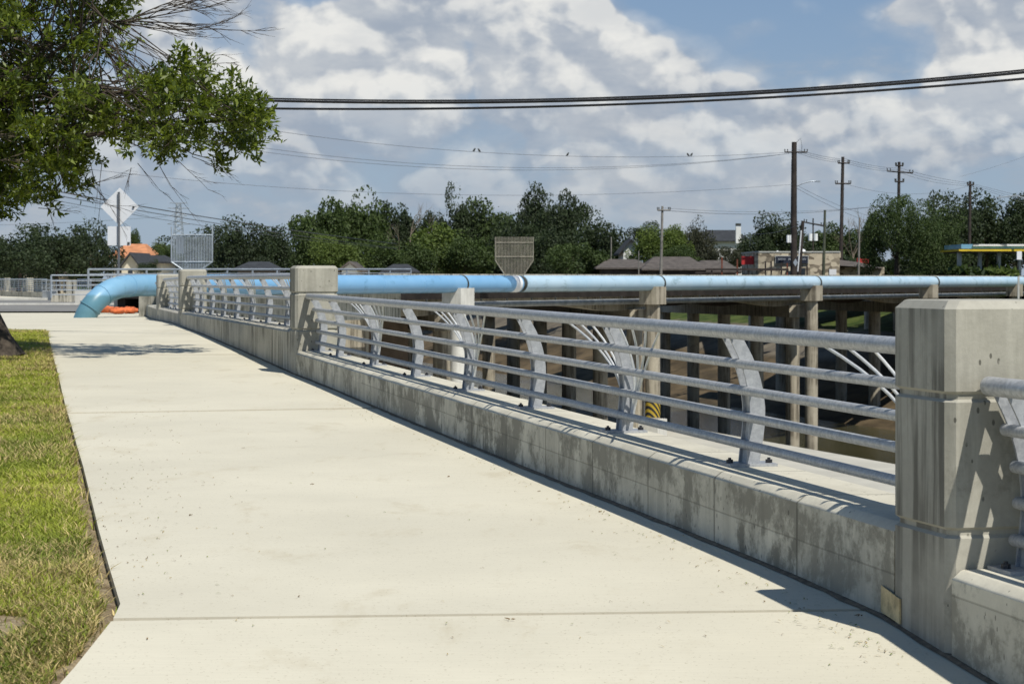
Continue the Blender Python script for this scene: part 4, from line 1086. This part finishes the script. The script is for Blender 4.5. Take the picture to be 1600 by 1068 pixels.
# stone building
def stone():
    Y = 172; s = Y/F; X = lambda x: (x-800)*s; Z = lambda y: EZ-(y-HY)*s
    e = empty('stone_building', (X(1250),Y,.12), 'long low rubble-stone building with a dark sign behind the tallest pole', 'building')
    mb = MB(); mb.box(((X(1180)+X(1312))/2,Y+5,(Z(394)+.1)/2), (X(1312)-X(1180),10,Z(394)-.1)); build('walls', mb, M['stone'], e)
    mb = MB(); mb.box(((X(1180)+X(1312))/2,Y+5,Z(393.4)), (X(1312)-X(1180)+.1,10.1,.1)); build('roof_edge', mb, M['lightcol'], e)
    mb = MB(); mb.box((X(1237),Y-.08,Z(405.5)), (52*s,.12,12.5*s)); sg = build('sign_board', mb, M['lightcol'], e)
    mb = MB(); mb.box((X(1237),Y-.16,Z(405.5)), (50*s,.05,10.5*s)); build('sign_face', mb, M['signdark'], sg)
    mb = MB(); rng = random.Random(2)
    for x0, x1 in ((1216,1228),(1232,1238),(1252,1260)):
        x = x0
        while x < x1:
            mb.box((X(x),Y-.20,Z(404.8)), (.9*s,.02,2.8*s)); mb.box((X(x+.6),Y-.20,Z(403.6+rng.random()*2)), (.9*s,.02,.7*s)); x += 2.0
    build('lettering', mb, M['signtext'], sg)
    mb = MB(); mb.box((X(1252),Y-.05,Z(425)), (12*s,.1,12*s)); mb.box((X(1232),Y-.05,Z(427)), (8*s,.1,8*s)); build('door', mb, M['glass'], e)
    mb = MB(); mb.box((X(1301),Y-.05,Z(425)), (11*s,.1,9*s)); build('shutter', mb, M['signback'], e)
    for i, (x, w) in enumerate(((1222,5),(1262,11))):
        mb = MB(); rr = []
        for k in range(5):
            f = k/4; rr.append([Vector((X(x)+math.cos(q)*w*.5*s*math.cos(f*1.4), Y+3+math.sin(q)*w*.5*s*math.cos(f*1.4), Z(393)+w*.45*s*math.sin(f*1.4))) for q in [j*.785 for j in range(8)]])
        mb.rings(rr); build('roof_vent', mb, M['white'], e, smooth=True)
    mb = MB(); mb.box((X(1170),Y+1,Z(406.5)), (19*s,.4,13*s)); tag(build('red_panel', mb, M['red'], base=(X(1170),Y+1,.1)), 'plain red panel at the left end of the stone building', 'panel')
    e2 = empty('brown_building', (X(1350),Y+2,.12), 'low brown-roofed building under the big round tree', 'building')
    mb = MB(); mb.box(((X(1314)+X(1392))/2,Y+7,(Z(417)+.1)/2), (X(1392)-X(1314),8,Z(417)-.1)); build('walls', mb, M['stone'], e2)
    a = [Vector((X(1310),Y+2,Z(414))),Vector((X(1388),Y+2,Z(419))),Vector((X(1388),Y+11,Z(419))),Vector((X(1310),Y+11,Z(414)))]
    b = [Vector((X(1312),Y+5,Z(403))),Vector((X(1360),Y+5,Z(409))),Vector((X(1360),Y+7,Z(409))),Vector((X(1312),Y+7,Z(403)))]
    mb = MB(); mb.hull8(a, b); build('roof', mb, M['roofbrown'], e2)
    mb = MB(); mb.box((X(1386),Y+12,Z(407)), (20*s,.5,12*s)); build('red_fascia', mb, M['red'], e2)
    mb = MB(); mb.box((X(1388),Y+12,Z(421)), (14*s,.6,16*s)); build('pink_wall', mb, simple('pink_stucco',(.38,.25,.19),.9), e2)
    mb = MB(); mb.box((X(1330),Y+13,Z(396)), (36*s,3,9*s)); build('upper_wall', mb, M['stone'], e2)
    # timber pergola
    e3 = empty('pergola', (X(1165),160,.12), 'long dark timber beam frame on posts before the stone building', 'pergola')
    s3 = 160/F; X3 = lambda x: (x-800)*s3; Z3 = lambda y: EZ-(y-HY)*s3
    mb = MB(); mb.box(((X3(1102)+X3(1232))/2,160,Z3(421)), (X3(1232)-X3(1102),.25,.16)); mb.box(((X3(1088)+X3(1160))/2,161,Z3(426)), (X3(1160)-X3(1088),.2,.14)); build('beam', mb, M['beam'], e3)
    for x, y, m in ((1152,405,'rustred'),(1128,402,'rustred'),(1196,408,'beam'),(1205,408,'beam'),(1221,410,'beam'),(1230,411,'rustred'),(1261,413,'beam'),(1112,420,'beam'),(1170,420,'beam')):
        mb = MB(); mb.box((X3(x),160,(Z3(y)+.1)/2), (.10,.1,Z3(y)-.1)); build('post', mb, M[m], e3)
stone()
def canopy():
    Y = 152; s = Y/F; X = lambda x: (x-800)*s; Z = lambda y: EZ-(y-HY)*s
    e = empty('station_canopy', (X(1550),Y,.12), 'filling station style canopy with a yellow edge on pale columns at far right', 'canopy')
    mb = MB(); mb.box(((X(1502)+X(1640))/2,Y+3,Z(385)), (X(1640)-X(1502),6,7*s)); build('fascia', mb, M['cyan'], e)
    mb = MB(); mb.box(((X(1520)+X(1640))/2,Y-.1,Z(383)), (X(1640)-X(1520),.1,3*s)); build('grey_band', mb, M['signback'], e)
    mb = MB(); mb.box(((X(1496)+X(1640))/2,Y+2.8,Z(391)), (X(1640)-X(1496),6.6,3*s)); build('yellow_edge', mb, M['yellow'], e)
    mb = MB(); mb.box(((X(1500)+X(1640))/2,Y+2.8,Z(393.6)), (X(1640)-X(1500),6.2,1.6*s)); build('soffit', mb, M['roofbrown'], e)
    for x, w in ((1503.5,5.5),(1535.5,5),(1565.5,5),(1598,4)):
        mb = MB(); mb.box((X(x),Y+1,(Z(394)+.1)/2), (w*s,.4,Z(394)-.1)); build('column', mb, M['lightcol'], e)
    mb = MB(); mb.box((px(1592.5,399,140)), (.30,.12,.52)); b = px(1592,435,140); e4 = empty('meter_box', (b.x,140,.12), 'white box on a post at the far right under the canopy', 'box')
    build('box', mb, M['white'], e4); mb = MB(); mb.box((b.x,140.1,.85), (.12,.08,1.4)); build('post', mb, M['lightcol'], e4)
canopy()

# ------------------------------------------------------------------ poles and wires
def pole(x, yt, w, Y, mat, label, name='utility_pole', arms=(), lean=0, extras=None, xb=None):
    s = Y/F; X = lambda q: (q-800)*s; Z = lambda y: EZ-(y-HY)*s
    xb = x if xb is None else xb
    base = Vector((X(xb),Y,.1)); top = Vector((X(x),Y,Z(yt)))
    e = empty(name, base, label, 'pole', 'poles along the far street')
    mb = MB(); mb.tube([base,top], [w*s*.56,w*s*.40], 10); build('pole', mb, M[mat], e, smooth=True)
    for (y, h0, h1, sk) in arms:
        mb = MB(); a = Vector((X(x-h0),Y-.12,Z(y+sk))); b = Vector((X(x+h1),Y-.12,Z(y-sk))); mb.tube([a,b], .055*Y/160, 5); ar = build('crossarm', mb, M[mat], e)
        for t in (0,.12,.88,1):
            q = a.lerp(b,t); mb = MB(); mb.tube([q,q+Vector((0,0,.22*Y/160))], [.03*Y/160,.045*Y/160], 6); build('insulator', mb, M['band'], ar)
    return e, X, Z, Y, s
e,X,Z,Y,s = pole(1241,222,10,168,'polewood','tallest dark utility pole with a street light arm, right of centre',arms=((238,15,20,0),),xb=1240)
mb = MB(); P = [px(1245,291,Y), px(1254,286.5,Y), px(1266,283.5,Y), px(1277,283,Y)]; mb.tube(P, .045, 6); la = build('lamp_arm', mb, M['farsteel'], e)
mb = MB(); mb.box(px(1278,283.5,Y), (7*s,.25,2.2*s)); build('lamp_head', mb, M['farsteel'], e)
mb = MB(); mb.tube([px(1245,222,Y), px(1251,216,Y)+Vector((0,0,0)), px(1253,228,Y), px(1252,240,Y)], .02, 5); build('jumper', mb, M['wire'], e)
mb = MB(); mb.tube([px(1237,250,Y), px(1236,330,Y), px(1236,425,Y)], .03, 5); build('conduit', mb, M['wire'], e)
for x in (1231,1235): mb = MB(); q = px(x,373,Y); mb.tube([q-Vector((0,0,.28)), q+Vector((0,0,.28))], .11, 10); build('transformer', mb, M['white'], e, smooth=True)
pole(1317,245,6,186,'polewood','second dark utility pole with two crossarms, right of the tallest',arms=((255,8,10,0),(287,12,12,0)),xb=1313)
pole(1405,253,5.5,200,'polewood','dark utility pole rising from behind the big round tree',arms=((269,19,21,-1.5),(284,7,7,0),(259,6,6,0)),xb=1402)
pole(1516,283,5,205,'polewood','dark utility pole in front of the blue and yellow canopy',arms=((289,5,5,0),),xb=1514)
pole(1035,322,4.5,165,'polelight','thin weathered grey pole with a short crossarm, beside the light green trees',arms=((328.5,8,12,0),),xb=1032)
e,X,Z,Y,s = pole(1254.5,345,6.5,160,'polewood','dark leaning pole with a white conduit crossing the tallest pole',xb=1246)
mb = MB(); mb.tube([px(1252,360,159.6), px(1246.5,424,159.6)], .045, 6); build('conduit', mb, M['white'], e)
mb = MB(); q = px(1243,410,159.5); r = 6*s; mb.prism([q+Vector((0,0,r)),q+Vector((r*.6,0,0)),q-Vector((0,0,r)),q-Vector((r*.6,0,0))],(0,.03,0)); build('small_sign', mb, M['farsteel'], e)
pole(1289,328,4.6,172,'polegreen','bare greenish pole without crossarms between the two tall dark poles',xb=1286)
e,X,Z,Y,s = pole(1270.5,341,2.6,214,'polewood','thin far pole carrying two white transformers',arms=((350,14,16,-3),),xb=1270)
for x in (1266,1274.5): mb = MB(); q = px(x,370.5,212); mb.tube([q-Vector((0,0,.34)), q+Vector((0,0,.34))], .2, 10); build('transformer', mb, M['white'], e, smooth=True)
pole(1343,340,3.2,158,'polelight','slender grey pole left of the big round tree',xb=1341)
pole(1459,305,4,240,'polegreen','pole behind the big round tree with a bracket to the right',arms=((311,0,22,0),))
pole(955,370,2.2,205,'polelight','slim pale pole in the dark trees left of the white gable')
pole(998,392,2,164,'polelight','slim pale pole below the white gabled house')
mb = MB(); Y = 150; e = empty('street_light', px(1612,435,Y)*1.0, 'street light arm reaching in from the right edge', 'street light'); e.location.z = .1
mb.tube([Vector((px(1612,0,Y).x,Y,.1)), px(1612,300,Y), px(1608,282,Y), px(1600,279,Y), px(1588,275,Y), px(1575,276,Y), px(1562,278,Y)], [.12,.08,.06,.05,.045,.04,.04], 7); build('pole', mb, M['farsteel'], e, smooth=True)
mb = MB(); mb.box(px(1562,277.5,Y), (.36,.2,.08)); mb.tube([px(1562.5,276.5,Y), px(1562.5,274,Y)], .05, 6); build('lamp_head', mb, M['farsteel'], e)

def wire(a, m, b, Ya, Yb, r, label, mat='wire', name='power_line', group='thin power lines across the sky', cat='power line', n=28, reel=None):
    # parabola through three pixels
    (x0,y0),(x1,y1),(x2,y2) = a, m, b; pts = []
    for i in range(n+1):
        x = x0 + (x2-x0)*i/n
        y = y0*(x-x1)*(x-x2)/((x0-x1)*(x0-x2)) + y1*(x-x0)*(x-x2)/((x1-x0)*(x1-x2)) + y2*(x-x0)*(x-x1)/((x2-x0)*(x2-x1))
        t = i/n; Y = 1/((1-t)/Ya + t/Yb); pts.append(px(x,y,Y))
    mb = MB(); mb.tube(pts, r, 6)
    return tag(build(name, mb, M[mat], base=pts[0], smooth=True), label, cat, group)
G2 = 'thick black cables overhead'
wire((-250,116),(900,157.5),(1900,78),42,35,.025,'upper thick black overhead cable, left end in the tree','black','overhead_cable',G2,'cable',40)
wire((-250,112),(900,154),(1900,74),42,35,.015,'thinner black cable clamped along the upper thick one','black','overhead_cable',G2,'cable',40)
wire((-250,142),(860,166.5),(1900,92),41.6,34.6,.022,'lower thick black overhead cable of the pair','black','overhead_cable',G2,'cable',40)
wire((-100,92),(760,238.5),(1233,238),120,168,.014,'thin line with birds sitting on it, left of the tallest pole')
wire((-100,118),(900,262),(1233,240),120,168,.014,'upper of two thin lines sagging below the bird line')
wire((-100,126),(880,265.5),(1233,240),121,168,.014,'lower of two thin lines sagging below the bird line')
wire((-100,230),(850,305),(1240,288),120,168,.012,'faint thin line just above the far tree tops')
for k, (y0, y1, nm) in enumerate(((225,240,'top'),(238,247,'middle'),(239,252,'bottom'))):
    wire((1247,234+k*2.5),(1280,243+k*3),(1317,249+k*2.5),168,186,.014,f'{nm} short line between the tallest and second dark poles')
    wire((1320,248+k*3),(1365,259+k*3),(1405,263+k*2.5),186,200,.014,f'{nm} short line between the second pole and the pole behind the round tree')
    wire((1405,262+k*3.5),(1462,277+k*4),(1516,286+k*2),200,205,.014,f'{nm} line reaching the pole in front of the canopy')
    wire((1516,286+k*2),(1570,300+k*3.5),(1660,322+k*5),205,210,.014,f'{nm} line leaving the picture at the right behind the street light')
wire((1037,325),(1180,331),(1460,312),165,200,.014,'upper line from the thin grey pole to the right')
wire((1037,328.5),(1180,334.5),(1460,309),165,200,.020,'lower darker line from the thin grey pole to the right')
wire((1245,289),(1290,312),(1390,345),168,200,.012,'upper thin line slanting down right from the lamp arm')
wire((1245,294),(1290,318),(1390,357),168,200,.012,'lower thin line slanting down right from the lamp arm')
wire((1320,287),(1420,303),(1516,290),186,205,.012,'slack line beyond the second dark pole')
wire((1500,276),(1580,252),(1700,205),205,205,.010,'faint line rising to the right edge')
wire((1256,347),(1290,352),(1330,362),160,200,.014,'short line right of the leaning pole')
wire((1170,365),(1215,362),(1254,348),200,160,.014,'short line left of the leaning pole')
G3 = 'black lines slanting behind the diamond sign'
for k, (ya, ym, yb, r, nm) in enumerate(((287,322,381,.030,'topmost'),(293,329,388,.022,'middle'),(300,337,389,.014,'lowest'))):
    wire((-80,ya-22),(215,ym-.5),(620,yb),105,190,r,f'{nm} black line slanting down behind the diamond sign','black','overhead_line',G3,'power line')
wire((-40,352),(190,343),(260,338),260,300,.02,'faint far line between the sign and the lattice tower')

def bird(x, y, Y, label, fl=1):
    mb = MB(); p = px(x,y,Y); k = .9; f = Vector((fl,0,0))
    pts = [p+Vector((-.13*fl,0,-.05)), p+Vector((-.06*fl,0,.0)), p+Vector((0,0,.06)), p+Vector((.035*fl,0,.13)), p+Vector((.065*fl,0,.17)), p+Vector((.12*fl,0,.165))]
    mb.tube([p+(q-p)*k for q in pts], [.012,.045,.07,.05,.04,.005], 8)
    mb.tube([p+Vector((.0,-.01,.02)), p+Vector((.005,-.01,-.06))], .008, 4)
    return tag(build('bird', mb, M['band'], base=p, smooth=True), label, 'bird', 'small birds on the thin line')
def wy(x):
    x0,y0,x1,y1,x2,y2 = -100,92,760,238.5,1233,238
    return y0*(x-x1)*(x-x2)/((x0-x1)*(x0-x2)) + y1*(x-x0)*(x-x2)/((x1-x0)*(x1-x2)) + y2*(x-x0)*(x-x1)/((x2-x0)*(x2-x1))
for x, lab, fl in ((741,'left bird of the leftmost pair on the thin line',1),(748.5,'right bird of the leftmost pair on the thin line',-1),(887,'lone small bird in the middle of the thin line',1),(1075,'left bird of the pair nearest the tallest pole',-1),(1080.5,'right bird of the pair nearest the tallest pole',1)):
    t = (x+100)/1333; Y = 1/((1-t)/120+t/168); bird(x, wy(x)-1.6, Y, lab, fl)

# lattice tower far away
def tower():
    Y = 620; s = Y/F; e = empty('lattice_tower', (px(279,435,Y).x,Y,.1), 'faint grey lattice power pylon above the left guard', 'pylon')
    X = lambda x: (x-800)*s; Z = lambda y: EZ-(y-HY)*s; mb = MB(); r = .10
    for sx in (-1,1):
        for sy in (-1,1): mb.tube([Vector((X(279)+sx*2.2,Y+sy*2.2,.1)), Vector((X(279)+sx*.55,Y+sy*.55,Z(318)))], r, 4)
    for k in range(16):
        f0, f1 = k/16, (k+1)/16; w0 = 2.2+(.55-2.2)*f0; w1 = 2.2+(.55-2.2)*f1; z0 = .1+(Z(318)-.1)*f0; z1 = .1+(Z(318)-.1)*f1
        for sy in (-1,1):
            mb.tube([Vector((X(279)-w0,Y+sy*w0,z0)),Vector((X(279)+w1,Y+sy*w1,z1))], r*.6, 4); mb.tube([Vector((X(279)+w0,Y+sy*w0,z0)),Vector((X(279)-w1,Y+sy*w1,z1))], r*.6, 4)
    build('lattice', mb, M['farsteel'], e)
    for y, h in ((317,14),(325,17),(337,13),(350,18)):
        mb = MB(); 
        for sx in (-1,1):
            mb.tube([Vector((X(279),Y,Z(y-5 if y > 330 else y))),Vector((X(279+sx*h),Y,Z(y)))], r*.8, 4); mb.tube([Vector((X(279),Y,Z(y+1))),Vector((X(279+sx*h),Y,Z(y)))], r*.8, 4)
        build('crossarm', mb, M['farsteel'], e)
    mb = MB()
tower()

# ------------------------------------------------------------------ the near tree
def near_tree():
    YC = 33.0
    e = empty('shade_tree', (-7.9, YC, gz(YC)-.05), 'near tree reaching in from the left edge with glossy leaves and bare twigs', 'tree')
    rng = random.Random(11); nr = np.random.default_rng(11)
    # trunk leaning out of the frame
    mb = MB()
    base = Vector((-7.70,YC,gz(YC)-.1))
    T = [base, base+Vector((-.08,0,.28)), base+Vector((-.28,0,.8)), base+Vector((-.55,0,1.6)), base+Vector((-.85,.1,2.6)), base+Vector((-1.0,.2,3.6))]
    mb.tube(T, [.54,.42,.36,.32,.30,.27], 18)
    for a in (0.2,1.5,2.6,4.2,5.4): mb.tube([base+Vector((0,0,.35)), base+Vector((math.cos(a)*.42,math.sin(a)*.42,.10)), base+Vector((math.cos(a)*.60,math.sin(a)*.60,-.02))], [.22,.12,.04], 8)
    build('trunk', mb, M['bark'], e, smooth=True, auto=70)
    # crown outline in picture pixels
    poly = [(-260,-260),(215,-260),(205,-60),(200,0),(206,38),(245,72),(252,58),(284,52),(292,76),(322,88),(332,112),(352,102),(372,104),(372,134),(396,132),(400,150),(430,164),(434,190),(424,214),(408,244),(390,258),(368,254),(345,272),(328,262),(312,238),(302,226),(290,240),(268,250),(244,254),(215,268),(190,260),(180,243),(165,248),(150,243),(128,262),(112,288),(94,308),(78,312),(60,328),(45,318),(30,325),(8,350),(-60,352),(-260,340)]
    def inside(x, y):
        c = False; j = len(poly)-1
        for i in range(len(poly)):
            xi, yi = poly[i]; xj, yj = poly[j]
            if (yi > y) != (yj > y) and x < (xj-xi)*(y-yi)/(yj-yi)+xi: c = not c
            j = i
        return c
    def edge_d(x, y):
        best = 1e9
        for i in range(len(poly)):
            ax, ay = poly[i]; bx, by = poly[(i+1) % len(poly)]; dx, dy = bx-ax, by-ay
            t = max(0, min(1, ((x-ax)*dx+(y-ay)*dy)/(dx*dx+dy*dy))); best = min(best, math.hypot(x-ax-t*dx, y-ay-t*dy))
        return best
    S0 = YC/F
    sprays = []; cen = []
    tries = 0
    while len(cen) < 330 and tries < 30000:
        tries += 1
        x = rng.uniform(-150, 440); y = rng.uniform(-130, 352)
        if not inside(x, y): continue
        ed = edge_d(x, y)
        if ed < 9: continue
        if 128 < x < 262 and 28 < y < 122 and rng.random() < .85: continue
        if 150 < x < 250 and 95 < y < 135 and rng.random() < .5: continue
        if y > 258 and x > 70 and rng.random() < .35: continue
        cen.append((x, y, YC + rng.gauss(0, .9)*(.45+min(1.3, ed/60)), ed, rng.uniform(9, 17)))
    for (x, y, Yc_, ed, sg) in cen:
        for _ in range(rng.randint(5, 12)):
            a = rng.gauss(0,1); b = rng.gauss(0,1); c_ = rng.gauss(0,1)
            xx, yy = x+a*sg, y+b*sg*.8
            if not inside(xx, yy): continue
            sprays.append((xx, yy, Yc_+c_*sg/106*1.2, ed, (a, -b*.8+.5, c_)))
    P = np.array([tuple(px(x, y, YC) + Vector((0, Y-YC, 0))) for x, y, Y, ed, dr in sprays])
    # extra crown out of frame so that it stands as a whole tree
    ex = []
    for _ in range(1100):
        a = nr.normal(size=3); a /= np.linalg.norm(a); rr = nr.random()**.4
        ex.append((-9.6 + a[0]*rr*4.2, YC + a[1]*rr*3.6, 6.6 + a[2]*rr*2.4))
    ex = np.array(ex); pxx = 800+ex[:,0]/ex[:,1]*F; pyy = HY-(ex[:,2]-EZ)/ex[:,1]*F
    ex = ex[(pxx < 120) | (pyy < -20)]; ex = ex[(pxx[(pxx < 120) | (pyy < -20)] < 260)]
    P = np.concatenate([P, ex])
    m = len(P); LV = 16
    n = m*LV; k = np.repeat(np.arange(m), LV)
    # every spray: a short twig axis with leaves around it
    ax = nr.normal(size=(m,3))*np.array([.6,.6,.35]) + np.array([.35,-.1,.25]); ns = len(sprays); ax[:ns] += np.array([(q[4][0], q[4][2], q[4][1]) for q in sprays])*.7; ax /= np.linalg.norm(ax,axis=1)[:,None]
    t = nr.random(n)*.24 - .10
    d = nr.normal(size=(n,3)); d = d + ax[k]*.9 + np.array([0,0,.25]); d /= np.linalg.norm(d,axis=1)[:,None]
    Q = P[k] + ax[k]*t[:,None] + nr.normal(size=(n,3))*.03
    ln = (.085+.070*nr.random(n))[:,None]; wd = ln*(.15+.05*nr.random(n))[:,None]
    sd = np.cross(d, nr.normal(size=(n,3))*.6+np.array([0,0,1.0])); sd /= np.linalg.norm(sd,axis=1)[:,None]; nn = np.cross(sd, d)
    V = np.stack([Q, Q+d*ln*.45-sd*wd+nn*ln*.06, Q+d*ln-nn*ln*.10, Q+d*ln*.45+sd*wd+nn*ln*.06], 1)
    val = np.clip(.10+.85*nr.random(n)**1.2 + .35*(nr.random(m)[k]-.5), 0, 1)
    col = np.ones((n,4,4)); col[:,:,0] = val[:,None]
    off = np.array(tuple(e.location)); V = V - off
    fast('leaves', V.reshape(-1,3), np.arange(n*4).reshape(n,4), M['leaf'], e, col.reshape(-1,4))
    # limbs from the trunk to the leaf masses
    mb = MB(); top = T[4]; targets = [(60,60),(130,130),(220,150),(300,160),(370,190),(200,190),(100,200),(0,160),(120,-60),(40,-100),(180,40)]
    def limb(a, b, r0, r1, sag=.3, n=7):
        pts = []
        for i in range(n+1):
            f = i/n; q = a.lerp(b, f); q.z += sag*math.sin(math.pi*f); q += Vector((rng.uniform(-.06,.06), rng.uniform(-.06,.06), rng.uniform(-.06,.06)))*(0 < i < n); pts.append(q)
        mb.tube(pts, [r0+(r1-r0)*i/n for i in range(n+1)], 8, False); return pts
    LP = []
    for (x, y) in targets:
        b = px(x, y, YC) + Vector((0, rng.uniform(-1,1), 0)); LP += limb(T[rng.choice((4,5))], b, .060, .012)
    build('limbs', mb, M['bark'], e, smooth=True, auto=70)
    mb = MB(); LPv = [v for v in LP if v.x > -9.2]
    for i in range(0, len(sprays), 5):
        q = Vector(P[i]); cands = rng.sample(LPv, 10); a = min(cands, key=lambda v: (v-q).length)
        if (a-q).length > 2.2: a = q + (a-q).normalized()*1.2
        mid = a.lerp(q,.55)+Vector((rng.uniform(-.1,.1),rng.uniform(-.1,.1),rng.uniform(-.12,.12))); mb.tube([a, mid, q], [.012,.008,.004], 4, False)
    build('twigs', mb, M['twigdark'], e)
    # bare fans of fine twigs
    mb = MB()
    def fan(p, d, L_, r, k, sp, grav, nb):
        nonlocal mb
        pts = [p]; dd = Vector(d).normalized(); seg = 5
        for i in range(seg):
            dd = (dd + Vector((rng.uniform(-.10,.10), rng.uniform(-.08,.08), grav+rng.uniform(-.06,.06)))).normalized(); pts.append(pts[-1]+dd*L_/seg)
        mb.tube(pts, [r*(1-.6*i/seg) for i in range(seg+1)], 4, False)
        if k:
            for _ in range(nb):
                i = rng.randint(1, seg); q = pts[i]; nd = ((pts[i]-pts[i-1]).normalized() + Vector((rng.uniform(-.2,.5), rng.uniform(-.4,.4), rng.uniform(-sp,sp)))).normalized()
                fan(q, nd, L_*rng.uniform(.35,.6), r*.6, k-1, sp, grav, nb)
    P0 = px(150,38,YC)
    fan(px(120,36,YC), (1,0,.06), 1.68, .016, 3, .42, -.006, 4)
    fan(px(190,34,YC), (1,.1,.35), 1.30, .012, 3, .40, -.03, 4)
    fan(px(200,34,YC), (1,-.1,.12), 1.47, .012, 3, .40, .01, 4)
    fan(px(190,36,YC), (1,0,-.16), 1.43, .012, 3, .36, .03, 4)
    fan(px(205,30,YC), (1,.1,.6), 1.2, .011, 3, .40, -.05, 4)
    for k in range(16): fan(px(150+rng.uniform(-25,30),36+rng.uniform(-8,16),YC), (.8+rng.uniform(-.4,.3),rng.uniform(-.2,.2),-.9+rng.uniform(-.3,.5)), rng.uniform(.7,1.15), .008, 2, .3, -.02, 3)
    build('bare_twigs', mb, M['twigdark'], e)
    mb = MB()
    for (x, y, dx, dz, L_) in ((215,255,.6,-.7,.5),(245,250,.5,-.9,.75),(270,245,.9,-.7,.7),(300,245,1,-.35,.55),(140,250,.2,-1,.6),(160,250,-.2,-1,.7),(125,270,.7,-.6,.9),(100,300,1,-.25,.9),(60,325,1,-.1,.6),(60,300,.5,-.9,.5),(320,255,1,-.45,.35),(205,262,-.2,-1,.4),(110,295,.9,.2,.8),(330,100,1,.1,.35),(290,95,1,.25,.55)):
        mb = MB(); fan(px(x,y,YC-.3), (dx,0,dz), L_, .0055, 2, .45, -.02, 3); build('hanging_twig', mb, M['twigdark'], e)
    mb = MB()
    for (x, y) in ((-10,118),(-10,210),(0,250),(20,60)):
        for _ in range(4): mb = MB(); fan(px(x,y,YC-1.2), (1,0,rng.uniform(-.5,.3)), rng.uniform(.25,.45), .005, 2, .4, 0, 3); build('pale_twig', mb, M['twig'], e)
near_tree()
